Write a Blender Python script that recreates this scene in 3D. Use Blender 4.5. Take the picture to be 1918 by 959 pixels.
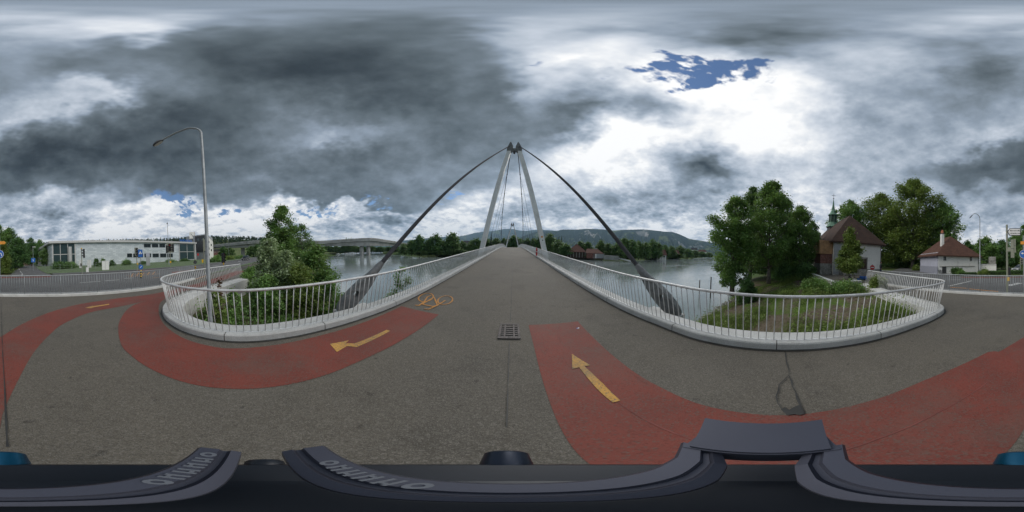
import bpy, math, random
import numpy as np
from mathutils import Vector, Matrix, Quaternion

for _o in list(bpy.data.objects):
    bpy.data.objects.remove(_o, do_unlink=True)
SC = bpy.context.scene
COL = SC.collection
rad = math.radians

# ------------------------------------------------------------------ camera
# full 360 x 180 panorama from a tripod head that leans 2.4 degrees
CAM_H = 1.7
TILT, TILT_AZ = rad(2.4), rad(163.0)
_u = Vector((math.sin(TILT)*math.sin(TILT_AZ), math.sin(TILT)*math.cos(TILT_AZ), math.cos(TILT)))
CAM_ROT = _u.rotation_difference(Vector((0, 0, 1)))          # image frame -> world
cd = bpy.data.cameras.new('camera')
cd.type = 'PANO'
cd.panorama_type = 'EQUIRECTANGULAR'
cd.clip_start = 0.01
cd.clip_end = 60000
cam = bpy.data.objects.new('camera', cd)
COL.objects.link(cam)
cam.rotation_mode = 'QUATERNION'
cam.rotation_quaternion = CAM_ROT @ Matrix.Rotation(rad(90), 3, 'X').to_quaternion()
cam.location = (0, 0, CAM_H)
SC.camera = cam

PW, PH = 1918.0, 959.0
def ray(x, y):
    a = (x/PW-.5)*2*math.pi; e = (.5-y/PH)*math.pi
    return CAM_ROT @ Vector((math.cos(e)*math.sin(a), math.cos(e)*math.cos(a), math.sin(e)))
def P(x, y, z=0.0):
    """ground position (at height z) surveyed from a bearing"""
    d = ray(x, y); t = (z-CAM_H)/d.z
    return Vector((d.x*t, d.y*t, z))
def AT(x, y, dist):
    """point at a horizontal distance on a bearing"""
    d = ray(x, y); h = math.hypot(d.x, d.y)
    return Vector((d.x/h*dist, d.y/h*dist, CAM_H+d.z/h*dist))
def AZ(x, y, dist, z=0.0):
    p = AT(x, y, dist); return Vector((p.x, p.y, z))

# ------------------------------------------------------------------ world: broken storm cloud over a Nishita sky
SUN_EL, SUN_AZ = rad(44), rad(12)      # azimuth clockwise from +Y
SC.view_settings.view_transform = 'Standard'
SC.view_settings.look = 'None'
SC.view_settings.exposure = 0.45
SC.view_settings.gamma = 1.0
SC.view_settings.use_curve_mapping = False
world = bpy.data.worlds.new('World')
SC.world = world
world.use_nodes = True
WT = world.node_tree
WT.nodes.clear()

class S:
    """tiny expression wrapper: sockets with arithmetic"""
    T = WT
    def __init__(self, s): self.s = s
    @staticmethod
    def m(op, *a, clamp=False):
        n = S.T.nodes.new('ShaderNodeMath'); n.operation = op; n.use_clamp = clamp
        for i, v in enumerate(a):
            if isinstance(v, S): S.T.links.new(v.s, n.inputs[i])
            else: n.inputs[i].default_value = v
        return S(n.outputs[0])
    def __add__(s, o): return S.m('ADD', s, o)
    __radd__ = __add__
    def __sub__(s, o): return S.m('SUBTRACT', s, o)
    def __rsub__(s, o): return S.m('SUBTRACT', o, s)
    def __mul__(s, o): return S.m('MULTIPLY', s, o)
    __rmul__ = __mul__
def vm(op, a, b=None, scale=None):
    n = S.T.nodes.new('ShaderNodeVectorMath'); n.operation = op
    for i, v in enumerate((a, b)):
        if v is None: continue
        if isinstance(v, S): S.T.links.new(v.s, n.inputs[i])
        else: n.inputs[i].default_value = v
    if scale is not None: n.inputs['Scale'].default_value = scale
    return S(n.outputs['Value'] if op in ('DOT_PRODUCT', 'LENGTH') else n.outputs[0])
def sstep(v, lo, hi):
    n = S.T.nodes.new('ShaderNodeMapRange'); n.interpolation_type = 'SMOOTHSTEP'
    S.T.links.new(v.s, n.inputs[0])
    n.inputs[1].default_value = lo; n.inputs[2].default_value = hi
    return S(n.outputs[0])
def noise(vec, scale, detail=4, rough=.55, color=False, dist=0.0):
    n = S.T.nodes.new('ShaderNodeTexNoise')
    S.T.links.new(vec.s, n.inputs['Vector'])
    n.inputs['Scale'].default_value = scale; n.inputs['Detail'].default_value = detail
    n.inputs['Roughness'].default_value = rough; n.inputs['Distortion'].default_value = dist
    return S(n.outputs[1] if color else n.outputs[0])

tc = WT.nodes.new('ShaderNodeTexCoord')
D = S(tc.outputs['Generated'])
DS = vm('MULTIPLY', D, (1, 1, 1.7))
w1 = vm('SUBTRACT', noise(DS, 3.0, 4, .62, True), (.5, .5, .5))
DW2 = vm('ADD', D, vm('SCALE', w1, scale=.42))

def blob(acc, vec, x, y, sx, sy, amp, rot=0.0):
    """soft patch of cloud in direction space; centre and size as bearings"""
    c = ray(x, y)
    r = (ray(x+1, y)-ray(x-1, y)).normalized()
    up = r.cross(c)
    cr, sr = math.cos(rad(rot)), math.sin(rad(rot))
    r2 = r*cr+up*sr; u2 = up*cr-r*sr
    k = rad(360/PW)*2.5
    mp = WT.nodes.new('ShaderNodeMapping'); mp.vector_type = 'TEXTURE'
    WT.links.new(vec.s, mp.inputs[0])
    mp.inputs['Location'].default_value = c
    mp.inputs['Rotation'].default_value = Matrix((r2, c, u2)).transposed().to_euler()
    mp.inputs['Scale'].default_value = (min(sx*k, 1.6), min(max(sx, sy)*k*1.3, 1.6), sy*k)
    g = WT.nodes.new('ShaderNodeTexGradient'); g.gradient_type = 'QUADRATIC_SPHERE'
    WT.links.new(mp.outputs[0], g.inputs[0])
    return S.m('MULTIPLY_ADD', S(g.outputs['Fac']), amp*1.25, acc)
def field(vec, lst):
    out = 0.0
    for b in lst:
        out = blob(out, vec, *b)
    return out

zz = vm('DOT_PRODUCT', D, (0, 0, 1))
inv = S.m('DIVIDE', 1.0, S.m('MAXIMUM', zz, -.02)+.27)
_n = WT.nodes.new('ShaderNodeVectorMath'); _n.operation = 'SCALE'
WT.links.new(D.s, _n.inputs[0]); WT.links.new(inv.s, _n.inputs['Scale'])
Q = S(_n.outputs[0])                  # cloud-deck plane: billows shrink towards the horizon
f1 = noise(Q, 1.15, 5, .55)
f2 = noise(vm('ADD', Q, (7.3, 1.1, 3.0)), 2.6, 6, .58)
f2b = noise(vm('ADD', Q, (7.3-.035, 1.1-.01, 3.0-.05)), 2.6, 6, .58)
relief = f2-f2b
DARK = [
 (610,120,230,62,1.10,0),(380,215,170,55,.70,-4),(90,290,150,34,.95,4),(300,300,160,48,.65,0),(500,320,190,38,.75,0),
 (760,190,150,95,.85,0),(720,320,150,38,.70,0),(860,250,60,70,.45,0),(250,110,170,45,.40,0),(1850,318,100,30,.75,6),(1740,300,60,30,.3,0),
 (30,230,90,40,.25,0),(1870,385,60,24,.30,0),(470,70,260,40,.40,0),(640,365,110,16,.5,0),(330,355,60,14,.4,0),
 (165,168,86,22,-.85,14),(610,262,90,36,-.42,18),(520,235,60,22,-.25,10),(60,45,180,16,-.38,0),(330,412,300,20,-.9,0),(640,405,260,20,-.9,0),
 (1890,215,50,34,-.4,0),(980,200,60,200,-.35,0),
]
LIGHT = [
 (960,8,1500,40,-.24,0),(1500,60,400,24,-.14,0),(1010,130,130,28,-.22,-4),(1120,200,110,30,-.36,12),(1060,235,70,26,-.22,25),(980,250,50,60,-.14,0),
 (1310,318,72,36,-.42,0),(1340,335,40,22,-.14,0),(1130,375,120,22,-.22,4),(1240,398,90,18,-.16,0),(1060,340,70,22,-.12,0),
 (1710,170,100,80,-.19,0),(1850,120,120,60,-.20,0),(1640,330,80,70,-.12,0),(1770,400,140,40,-.22,0),(1800,230,90,40,-.10,0),(1240,60,260,22,-.14,0),(1560,310,120,80,-.08,0),
 (1480,140,120,60,.15,0),(1290,170,140,55,.13,0),(1400,260,90,80,.10,0),(1180,300,90,30,.10,0),(1080,130,60,22,.20,0),(1170,270,120,30,.12,15),(1430,230,60,90,.14,0),(1000,280,60,40,.08,0),
 (730,402,46,13,-.42,0),(650,420,34,18,-.22,0),(590,440,60,10,-.12,0),(820,420,60,20,-.08,0),(940,400,40,40,-.08,0),(860,350,70,22,.10,0),
 (120,405,170,18,-.20,0),(60,440,60,14,-.08,0),(260,420,70,22,.16,0),(190,430,30,12,.10,0),(430,430,60,20,.06,0),(60,45,110,14,.10,0),(1060,400,90,16,-.10,0),(1280,440,40,12,.14,0),(1900,430,80,30,.06,0),
]
BLUE = [
 (1345,128,44,16,.95,0),(1395,108,20,11,.95,20),(1312,154,24,8,.9,10),(1250,106,26,6,.85,-8),(1262,132,44,7,.6,0),(1028,131,14,4,.5,0),
 (322,374,36,14,1.15,-6),(346,395,16,10,.9,0),(420,400,16,8,.7,0),(600,390,36,11,.75,0),(560,400,22,8,.6,0),(850,365,40,6,.6,8),(700,372,40,6,.5,0),(455,395,14,8,.6,0),(1905,440,20,8,.45,0),
]
dk = field(DW2, DARK)
lt = field(DW2, LIGHT)
DECK = [(600,268,130,60,.15,10),(470,335,130,34,.06,0),(300,165,140,34,.09,8),(140,120,170,44,.07,0),(870,210,80,120,.10,0),(620,125,210,46,-.06,0),(90,292,130,26,-.07,4),(760,330,90,26,.07,0),(700,180,90,40,-.03,0),(420,250,80,40,-.03,0),(250,360,90,16,.05,0)]
dl = field(DW2, DECK)
bl = field(DW2, BLUE)
mask = sstep(dk+(f2-.5)*.55+(f1-.5)*.35, .08, .82)
low = 1.0-sstep(zz, .05, .55)
V1 = .88+low*.07+lt+(f1-.5)*(.46+low*.25)+relief*(.7+low*.95)+(f2-.5)*(.14+low*.28)
V2 = .375+dl+(f1-.5)*.50+relief*.45-(dk-.9)*.09+(f2-.5)*.14
V = V1+(V2-V1)*mask
V = (V-.6)*1.06+.61
V = S.m('MAXIMUM', S.m('MINIMUM', V, 1.02), .20)
LIN = S.m('POWER', V, 2.2)
def ramp(v, stops):
    n = WT.nodes.new('ShaderNodeValToRGB')
    while len(n.color_ramp.elements) < len(stops): n.color_ramp.elements.new(.5)
    for e, (p, c) in zip(n.color_ramp.elements, stops):
        e.position = p; e.color = (*c, 1)
    WT.links.new(v.s, n.inputs[0])
    return S(n.outputs[0])
tint = ramp(V, [(0, (.78, .98, 1.08)), (.36, (.80, .98, 1.09)), (.62, (.79, .95, 1.16)), (.82, (.90, .98, 1.10)), (1.0, (1.0, 1.0, 1.0))])
n = WT.nodes.new('ShaderNodeVectorMath'); n.operation = 'SCALE'
WT.links.new(tint.s, n.inputs[0]); WT.links.new(LIN.s, n.inputs['Scale'])
cloud_col = S(n.outputs[0])
sky = WT.nodes.new('ShaderNodeTexSky')
sky.sky_type = 'NISHITA'; sky.sun_disc = False
sky.sun_elevation = SUN_EL; sky.sun_rotation = SUN_AZ
sky.altitude = 430; sky.air_density = 1.0; sky.dust_density = .1; sky.ozone_density = 5.0
bgs = WT.nodes.new('ShaderNodeBackground'); bgs.inputs[1].default_value = .085
WT.links.new(sky.outputs[0], bgs.inputs[0])
bgc = WT.nodes.new('ShaderNodeBackground'); bgc.inputs[1].default_value = .76      # cloud brightness at this exposure
WT.links.new(cloud_col.s, bgc.inputs[0])
f3 = noise(vm('MULTIPLY', Q, (1.0, 1.6, 1.0)), 9.0, 4, .6)
gate = S.m('MINIMUM', S.m('MAXIMUM', bl*1.6, 0.0), 1.0)
cover = 1.0-sstep(bl+((f2-.5)*1.0+(f3-.5)*4.6)*gate, .34, .92)
mx = WT.nodes.new('ShaderNodeMixShader')
WT.links.new(cover.s, mx.inputs[0]); WT.links.new(bgs.outputs[0], mx.inputs[1]); WT.links.new(bgc.outputs[0], mx.inputs[2])
wo = WT.nodes.new('ShaderNodeOutputWorld')
WT.links.new(mx.outputs[0], wo.inputs[0])
world.cycles.sampling_method = 'MANUAL'
world.cycles.sample_map_resolution = 512

sun = bpy.data.lights.new('sun', 'SUN')
sun.energy = 1.5; sun.angle = rad(45); sun.color = (1.0, .96, .90)
so = bpy.data.objects.new('sun', sun); COL.objects.link(so)
_sd = Vector((math.cos(SUN_EL)*math.sin(SUN_AZ), math.cos(SUN_EL)*math.cos(SUN_AZ), math.sin(SUN_EL)))
so.rotation_mode = 'QUATERNION'
so.rotation_quaternion = (-_sd).to_track_quat('-Z', 'Y')
so.location = (60, 20, 80)
SC.cycles.max_bounces = 5
SC.cycles.volume_bounces = 0
SC.cycles.transparent_max_bounces = 12

# ------------------------------------------------------------------ helpers
random.seed(7)
RNG = np.random.default_rng(7)

class MB:
    """collects polygons for one mesh"""
    def __init__(self): self.v = []; self.f = []
    def add(self, vs, fs):
        b = len(self.v); self.v.extend([tuple(p) for p in vs]); self.f.extend([tuple(i+b for i in f) for f in fs]); return self
    def poly(self, pts): return self.add(pts, [tuple(range(len(pts)))])
    def box(self, c, s, rz=0.0, M=None):
        hx, hy, hz = s[0]/2, s[1]/2, s[2]/2
        p = [Vector((x, y, z)) for z in (-hz, hz) for y in (-hy, hy) for x in (-hx, hx)]
        R = M if M is not None else Matrix.Rotation(rz, 3, 'Z')
        p = [R @ q + Vector(c) for q in p]
        return self.add(p, [(0,2,3,1),(4,5,7,6),(0,1,5,4),(2,6,7,3),(0,4,6,2),(1,3,7,5)])
    def bar(self, a, b, w, h, up=(0,0,1)):
        """rectangular bar from a to b, w across, h along up"""
        a, b = Vector(a), Vector(b); d = (b-a); L = d.length
        if L < 1e-6: return self
        y = d/L; x = y.cross(Vector(up))
        if x.length < 1e-4: x = y.cross(Vector((1, 0, 0)))
        x.normalize(); z = x.cross(y)
        return self.box((a+b)/2, (w, L, h), M=Matrix((x, y, z)).transposed())
    def tube(self, pts, r, n=8, caps=True):
        pts = [Vector(p) for p in pts]; m = len(pts)
        rs = [r]*m if not hasattr(r, '__len__') else list(r)
        vs = []; ref = None
        for i, p in enumerate(pts):
            t = (pts[min(i+1, m-1)]-pts[max(i-1, 0)]).normalized()
            if ref is None:
                ref = t.cross(Vector((0, 0, 1)))
                if ref.length < .05: ref = Vector((1, 0, 0))
            ref = (ref-t*ref.dot(t)).normalized(); bn = t.cross(ref)
            for k in range(n):
                a = 2*math.pi*k/n
                vs.append(p+(ref*math.cos(a)+bn*math.sin(a))*rs[i])
        fs = [(i*n+k, i*n+(k+1) % n, (i+1)*n+(k+1) % n, (i+1)*n+k) for i in range(m-1) for k in range(n)]
        if caps: fs += [tuple(range(n-1, -1, -1)), tuple((m-1)*n+k for k in range(n))]
        return self.add(vs, fs)
    def lathe(self, prof, n=16, c=(0, 0, 0), M=None):
        vs = []
        for r, z in prof:
            for k in range(n):
                a = 2*math.pi*k/n; q = Vector((r*math.cos(a), r*math.sin(a), z))
                if M is not None: q = M @ q
                vs.append(q+Vector(c))
        m = len(prof)
        fs = [(i*n+k, i*n+(k+1) % n, (i+1)*n+(k+1) % n, (i+1)*n+k) for i in range(m-1) for k in range(n)]
        fs += [tuple(range(n-1, -1, -1)), tuple((m-1)*n+k for k in range(n))]
        return self.add(vs, fs)
    def prism(self, poly, z0, z1):
        n = len(poly)
        vs = [(p[0], p[1], z0) for p in poly]+[(p[0], p[1], z1) for p in poly]
        fs = [tuple(range(n-1, -1, -1)), tuple(range(n, 2*n))]+[(i, (i+1) % n, n+(i+1) % n, n+i) for i in range(n)]
        return self.add(vs, fs)
    def extrude(self, poly3, d):
        """planar outline pushed along d"""
        n = len(poly3); d = Vector(d)
        vs = [Vector(p) for p in poly3]+[Vector(p)+d for p in poly3]
        fs = [tuple(range(n-1, -1, -1)), tuple(range(n, 2*n))]+[(i, (i+1) % n, n+(i+1) % n, n+i) for i in range(n)]
        return self.add(vs, fs)
    def mesh(self, name, mat, smooth=False, bevel=0):
        me = bpy.data.meshes.new(name)
        me.from_pydata([tuple(p) for p in self.v], [], self.f)
        me.materials.append(mat)
        if smooth: me.polygons.foreach_set('use_smooth', [True]*len(me.polygons))
        me.update()
        return me

def link(name, data, parent=None, loc=None):
    o = bpy.data.objects.new(name, data); COL.objects.link(o)
    if parent is not None: o.parent = parent
    if loc is not None: o.location = loc
    return o
def tag(o, label=None, cat=None, group=None, kind=None):
    if label: o['label'] = label
    if cat: o['category'] = cat
    if group: o['group'] = group
    if kind: o['kind'] = kind
    return o
def thing(name, label, cat, loc=(0, 0, 0), rz=0.0, group=None):
    o = link(name, None); o.location = loc; o.rotation_euler = (0, 0, rz); o.empty_display_size = .2
    return tag(o, label, cat, group)
def fix_normals(me):
    import bmesh
    bm = bmesh.new(); bm.from_mesh(me); bmesh.ops.recalc_face_normals(bm, faces=bm.faces); bm.to_mesh(me); bm.free()
def part(name, mb, mat, parent, smooth=False, world=False, fix=True, label=None):
    """one mesh under its thing; world=True: vertices are world coordinates of an unrotated thing"""
    me = mb.mesh(name, mat, smooth)
    if fix and len(me.polygons) < 20000: fix_normals(me)
    if smooth:
        try: me.set_sharp_from_angle(angle=rad(40))
        except Exception: pass
    o = link(name, me, parent)
    if world and parent is not None: o.location = -_wloc(parent)
    if label: o['label'] = label
    return o
def _wloc(p):
    v = Vector(p.location)
    while p.parent is not None: p = p.parent; v = v+Vector(p.location)
    return v
def struct(name, mb, mat, smooth=False, kind='structure'):
    o = part(name, mb, mat, None, smooth); o['kind'] = kind; return o
def copy_tree(o, parent=None, label=None, group=None):
    c = o.copy(); COL.objects.link(c); c.parent = parent
    if label: c['label'] = label
    if group: c['group'] = group
    for ch in list(o.children): copy_tree(ch, c)
    return c
def catmull(pts, step=.15, closed=False):
    pts = [Vector(p) for p in pts]; out = []
    n = len(pts)
    for i in range(n-1):
        p0 = pts[max(i-1, 0)]; p1 = pts[i]; p2 = pts[i+1]; p3 = pts[min(i+2, n-1)]
        k = max(2, int((p2-p1).length/step))
        for j in range(k):
            t = j/k; t2 = t*t; t3 = t2*t
            out.append(.5*((2*p1)+(p2-p0)*t+(2*p0-5*p1+4*p2-p3)*t2+(3*p1-p0-3*p2+p3)*t3))
    out.append(pts[-1]); return out
def resample(pts, step):
    pts = [Vector(p) for p in pts]; d = [0.0]
    for a, b in zip(pts, pts[1:]): d.append(d[-1]+(b-a).length)
    n = max(1, int(round(d[-1]/step))); out = []; j = 0
    for i in range(n+1):
        t = d[-1]*i/n
        while j < len(d)-2 and d[j+1] < t: j += 1
        k = (t-d[j])/max(1e-9, d[j+1]-d[j]); out.append(pts[j].lerp(pts[j+1], min(1, k)))
    return out
def offset2d(pts, o):
    """shift a polyline sideways in plan (positive = to the right of travel)"""
    out = []
    for i, p in enumerate(pts):
        t = pts[min(i+1, len(pts)-1)]-pts[max(i-1, 0)]
        n = Vector((t.y, -t.x, 0)).normalized(); out.append(Vector(p)+n*o)
    return out

# ------------------------------------------------------------------ materials
def new_mat(name):
    m = bpy.data.materials.new(name); m.use_nodes = True
    S.T = m.node_tree
    return m, m.node_tree, m.node_tree.nodes['Principled BSDF']
def lnk(t, a, b): t.links.new(a.s if isinstance(a, S) else a, b)
def mixcol(t, fac, a, b, mode='MIX'):
    n = t.nodes.new('ShaderNodeMix'); n.data_type = 'RGBA'; n.blend_type = mode
    for v, i in ((fac, 0), (a, 6), (b, 7)):
        if isinstance(v, S): t.links.new(v.s, n.inputs[i])
        elif isinstance(v, (int, float)): n.inputs[i].default_value = v
        else: n.inputs[i].default_value = (*v, 1)
    return S(n.outputs[2])
def coords(t, kind='Object'):
    return S(t.nodes.new('ShaderNodeTexCoord').outputs[kind])
def geo(t, out='Position'):
    return S(t.nodes.new('ShaderNodeNewGeometry').outputs[out])
def bump(t, bsdf, h, strength=.3, dist=.01):
    n = t.nodes.new('ShaderNodeBump'); n.inputs['Strength'].default_value = strength; n.inputs['Distance'].default_value = dist
    t.links.new(h.s, n.inputs['Height']); t.links.new(n.outputs[0], bsdf.inputs['Normal'])
def simple(name, col, rough=.6, metal=0.0, var=.25, scale=3.0, fine=0.0, fscale=60.0, bmp=0.0, spec=.5, dirt=None, dirt_amt=.5, dscale=1.2):
    """base colour with large soft variation, optional fine speckle, dirt and relief"""
    m, t, b = new_mat(name)
    p = geo(t)
    n1 = noise(p, scale, 4, .6)
    c = mixcol(t, sstep(n1, .3, .7), tuple(x*(1-var) for x in col), tuple(min(1, x*(1+var)) for x in col))
    if fine > 0:
        n2 = noise(p, fscale, 2, .7)
        c = mixcol(t, sstep(n2, .35, .7), mixcol(t, fine, c, (0, 0, 0)), mixcol(t, fine*.35, c, (1, 1, 1)))
        if bmp: bump(t, b, n2, bmp, 1.0/fscale*.4)
    elif bmp: bump(t, b, noise(p, fscale, 3, .6), bmp, .02)
    if dirt is not None:
        nd = noise(p, dscale, 6, .7)
        c = mixcol(t, sstep(nd, .48, .72)*dirt_amt, c, dirt)
    lnk(t, c, b.inputs['Base Color'])
    b.inputs['Roughness'].default_value = rough; b.inputs['Metallic'].default_value = metal
    b.inputs['Specular IOR Level'].default_value = spec
    return m
MAT = {}
def asphalt(name, base, tint, stone):
    m, t, b = new_mat(name)
    p = geo(t)
    big = noise(p, .28, 5, .6); mid = noise(p, 2.2, 5, .65)
    c = mixcol(t, sstep(big, .32, .68), base, tint)
    c = mixcol(t, sstep(mid, .45, .75)*.35, c, tuple(x*.62 for x in base))
    st = noise(vm('ADD', p, (31, 7, 0)), .75, 6, .7)
    c = mixcol(t, sstep(st, .52, .66)*.42, c, tuple(x*.45 for x in base))
    st2 = noise(vm('ADD', p, (3, 57, 0)), .55, 5, .7)
    c = mixcol(t, sstep(st2, .53, .68)*.35, c, tuple(x*1.5 for x in base))
    dr = noise(vm('ADD', p, (13, 27, 0)), 5.5, 2, .5)
    c = mixcol(t, sstep(dr, .68, .74)*.6, c, tuple(x*.3 for x in base))
    v = t.nodes.new('ShaderNodeTexVoronoi'); v.inputs['Scale'].default_value = 190
    lnk(t, p, v.inputs['Vector'])
    sx = t.nodes.new('ShaderNodeSeparateXYZ'); t.links.new(v.outputs['Color'], sx.inputs[0])
    c = mixcol(t, sstep(S(sx.outputs[0]), .62, 1.0)*.62, c, stone)
    c = mixcol(t, sstep(S(sx.outputs[1]), .5, 1.0)*.55, c, tuple(x*.35 for x in base))
    v2 = t.nodes.new('ShaderNodeTexVoronoi'); v2.inputs['Scale'].default_value = 62
    lnk(t, p, v2.inputs['Vector'])
    sy = t.nodes.new('ShaderNodeSeparateXYZ'); t.links.new(v2.outputs['Color'], sy.inputs[0])
    c = mixcol(t, sstep(S(sy.outputs[0]), .65, 1.0)*.28, c, stone)
    c = mixcol(t, sstep(S(sy.outputs[1]), .6, 1.0)*.28, c, tuple(x*.5 for x in base))
    lnk(t, c, b.inputs['Base Color'])
    b.inputs['Roughness'].default_value = .82; b.inputs['Specular IOR Level'].default_value = .35
    bump(t, b, S(v.outputs['Distance']), .5, .004)
    return m
MAT['asphalt'] = asphalt('path_asphalt', (.120, .108, .089), (.146, .128, .101), (.25, .23, .20))
MAT['road'] = asphalt('road_asphalt', (.105, .105, .106), (.135, .133, .13), (.24, .24, .235))
def paint(name, col, worn, amt=.35, road=(.15, .14, .12)):
    m, t, b = new_mat(name)
    p = geo(t)
    v = t.nodes.new('ShaderNodeTexVoronoi'); v.inputs['Scale'].default_value = 70
    lnk(t, p, v.inputs['Vector'])
    sx = t.nodes.new('ShaderNodeSeparateXYZ'); t.links.new(v.outputs['Color'], sx.inputs[0])
    big = noise(p, 1.1, 6, .65)
    c = mixcol(t, sstep(big, .35, .7), col, worn)
    c = mixcol(t, sstep(S(sx.outputs[0])+(big-.5)*.9, .62, 1.0)*amt, c, road)
    c = mixcol(t, sstep(S(sx.outputs[1]), .7, 1.0)*.35, c, tuple(x*.4 for x in col))
    wr = noise(vm('ADD', p, (11, 3, 0)), .8, 7, .75)
    c = mixcol(t, sstep(wr, .47, .66)*amt*.7, c, road)
    sc = noise(vm('MULTIPLY', p, (5, .6, 1)), 2.0, 4, .7)
    c = mixcol(t, sstep(sc, .60, .72)*.35, c, tuple(x*.45 for x in col))
    lnk(t, c, b.inputs['Base Color']); b.inputs['Roughness'].default_value = .75
    b.inputs['Specular IOR Level'].default_value = .35
    bump(t, b, S(v.outputs['Distance']), .4, .004)
    return m
MAT['red'] = paint('red_lane', (.22, .058, .042), (.175, .050, .038), .5, (.125, .105, .085))
MAT['yellow'] = paint('yellow_paint', (.62, .34, .085), (.48, .27, .08), .8)
MAT['orange_line'] = paint('orange_paint', (.60, .27, .06), (.46, .21, .06), .7)
MAT['white_line'] = paint('white_paint', (.62, .62, .60), (.45, .45, .44), .6)
MAT['tar'] = simple('tar_seam', (.040, .039, .036), .6, var=.3)  # tar of seams and patch; also colours the painted shade at the kerbs
MAT['concrete'] = simple('pale_concrete', (.56, .56, .54), .85, var=.10, scale=1.5, fine=.16, fscale=55, bmp=.2, dirt=(.24, .23, .20), dirt_amt=.35, dscale=2.5)
MAT['concrete_white'] = simple('white_concrete', (.68, .69, .68), .8, var=.06, scale=1.2, fine=.15, fscale=40, bmp=.15, dirt=(.25, .25, .24), dirt_amt=.35, dscale=1.6)
MAT['concrete_old'] = simple('bridge_concrete', (.36, .36, .34), .9, var=.22, scale=.12, fine=.15, fscale=1.6, dirt=(.14, .14, .13), dirt_amt=.5, dscale=.25)
MAT['steel'] = simple('brushed_steel', (.70, .70, .69), .40, .2, var=.12, scale=4, dirt=(.2, .19, .18), dirt_amt=.3, dscale=6)
MAT['pylon'] = simple('white_painted_steel', (.80, .81, .80), .45, var=.06, scale=.6, dirt=(.33, .33, .31), dirt_amt=.35, dscale=1.3)
MAT['cable'] = simple('grey_cable', (.075, .075, .08), .8, .0, var=.15, scale=8, spec=.15)
MAT['cast'] = simple('cast_anchor_steel', (.16, .165, .165), .6, .1, var=.3, scale=5, dirt=(.30, .29, .27), dirt_amt=.5, dscale=3)
MAT['galv'] = simple('galvanised_steel', (.30, .32, .33), .5, .4, var=.15, scale=6)
MAT['galv_green'] = simple('green_grey_paint', (.25, .26, .20), .6, var=.1)
MAT['black'] = simple('black_plastic', (.018, .018, .02), .45, var=.2)
MAT['dark'] = simple('dark_grey_metal', (.05, .052, .055), .5, var=.2)
MAT['iron'] = simple('rusty_iron', (.085, .068, .062), .7, .3, var=.35, scale=9, fine=.3, fscale=80)
MAT['white'] = simple('white_paint_metal', (.72, .72, .70), .5, var=.06)
MAT['grey'] = simple('grey_paint', (.34, .35, .36), .55, var=.1)
MAT['blue'] = simple('sign_blue', (.02, .13, .46), .4, var=.08)
MAT['redp'] = simple('sign_red', (.50, .03, .03), .4, var=.1)
MAT['yel'] = simple('signal_yellow', (.75, .45, .02), .45, var=.08)
MAT['orange'] = simple('orange_plate', (.75, .30, .03), .45, var=.08)
MAT['glass'], _t, _b = new_mat('window_glass')
_b.inputs['Base Color'].default_value = (.02, .028, .032, 1); _b.inputs['Roughness'].default_value = .06; _b.inputs['Specular IOR Level'].default_value = .7
MAT['glass_green'], _t, _b = new_mat('greenish_glass')
_b.inputs['Base Color'].default_value = (.035, .06, .065, 1); _b.inputs['Roughness'].default_value = .05; _b.inputs['Specular IOR Level'].default_value = .8

def leafmat(name, a, b_, tr=.42, rough=.5):
    m, t, b = new_mat(name)
    rnd = geo(t, 'Random Per Island'); p = geo(t)
    big = noise(p, 1.1, 4, .62)
    c = mixcol(t, sstep(big, .36, .64), tuple(x*.62 for x in a), tuple(x*1.12 for x in b_))
    c = mixcol(t, rnd*.55, c, tuple((x+y)*.5 for x, y in zip(a, b_)))
    c = mixcol(t, sstep(rnd, .82, 1.0)*.5, c, tuple(min(.4, x*1.5) for x in b_))
    lnk(t, c, b.inputs['Base Color']); b.inputs['Roughness'].default_value = rough; b.inputs['Specular IOR Level'].default_value = .35
    tb = t.nodes.new('ShaderNodeBsdfTranslucent'); lnk(t, mixcol(t, .5, c, (.16, .2, .03)), tb.inputs[0])
    mx_ = t.nodes.new('ShaderNodeMixShader'); mx_.inputs[0].default_value = tr
    out = t.nodes['Material Output']
    t.links.new(b.outputs[0], mx_.inputs[1]); t.links.new(tb.outputs[0], mx_.inputs[2]); t.links.new(mx_.outputs[0], out.inputs[0])
    return m
MAT['leaf'] = leafmat('leaf_mid', (0.116, 0.243, 0.070), (0.243, 0.424, 0.116))
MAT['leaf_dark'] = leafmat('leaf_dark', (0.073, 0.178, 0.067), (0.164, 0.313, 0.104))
MAT['leaf_yel'] = leafmat('leaf_yellowish', (0.147, 0.236, 0.054), (0.261, 0.360, 0.087))
MAT['leaf_pale'] = leafmat('leaf_pale', (0.249, 0.366, 0.177), (0.499, 0.613, 0.351))
MAT['leaf_far'] = leafmat('leaf_far', (0.107, 0.208, 0.074), (0.199, 0.327, 0.107), .25)
MAT['leaf_brown'] = leafmat('leaf_withered', (.10, .045, .025), (.16, .08, .04), .2)
MAT['needle'] = leafmat('needles', (0.019, 0.050, 0.025), (0.041, 0.082, 0.037), .15)
MAT['bark'] = simple('bark', (.13, .105, .08), .9, var=.4, scale=5, fine=.35, fscale=25, bmp=.4)
MAT['grassblade'] = leafmat('grass_blade', (0.110, 0.209, 0.040), (0.219, 0.319, 0.080), .4)
MAT['hedge'] = leafmat('hedge_leaf', (0.058, 0.139, 0.037), (0.127, 0.231, 0.070), .3)

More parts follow.
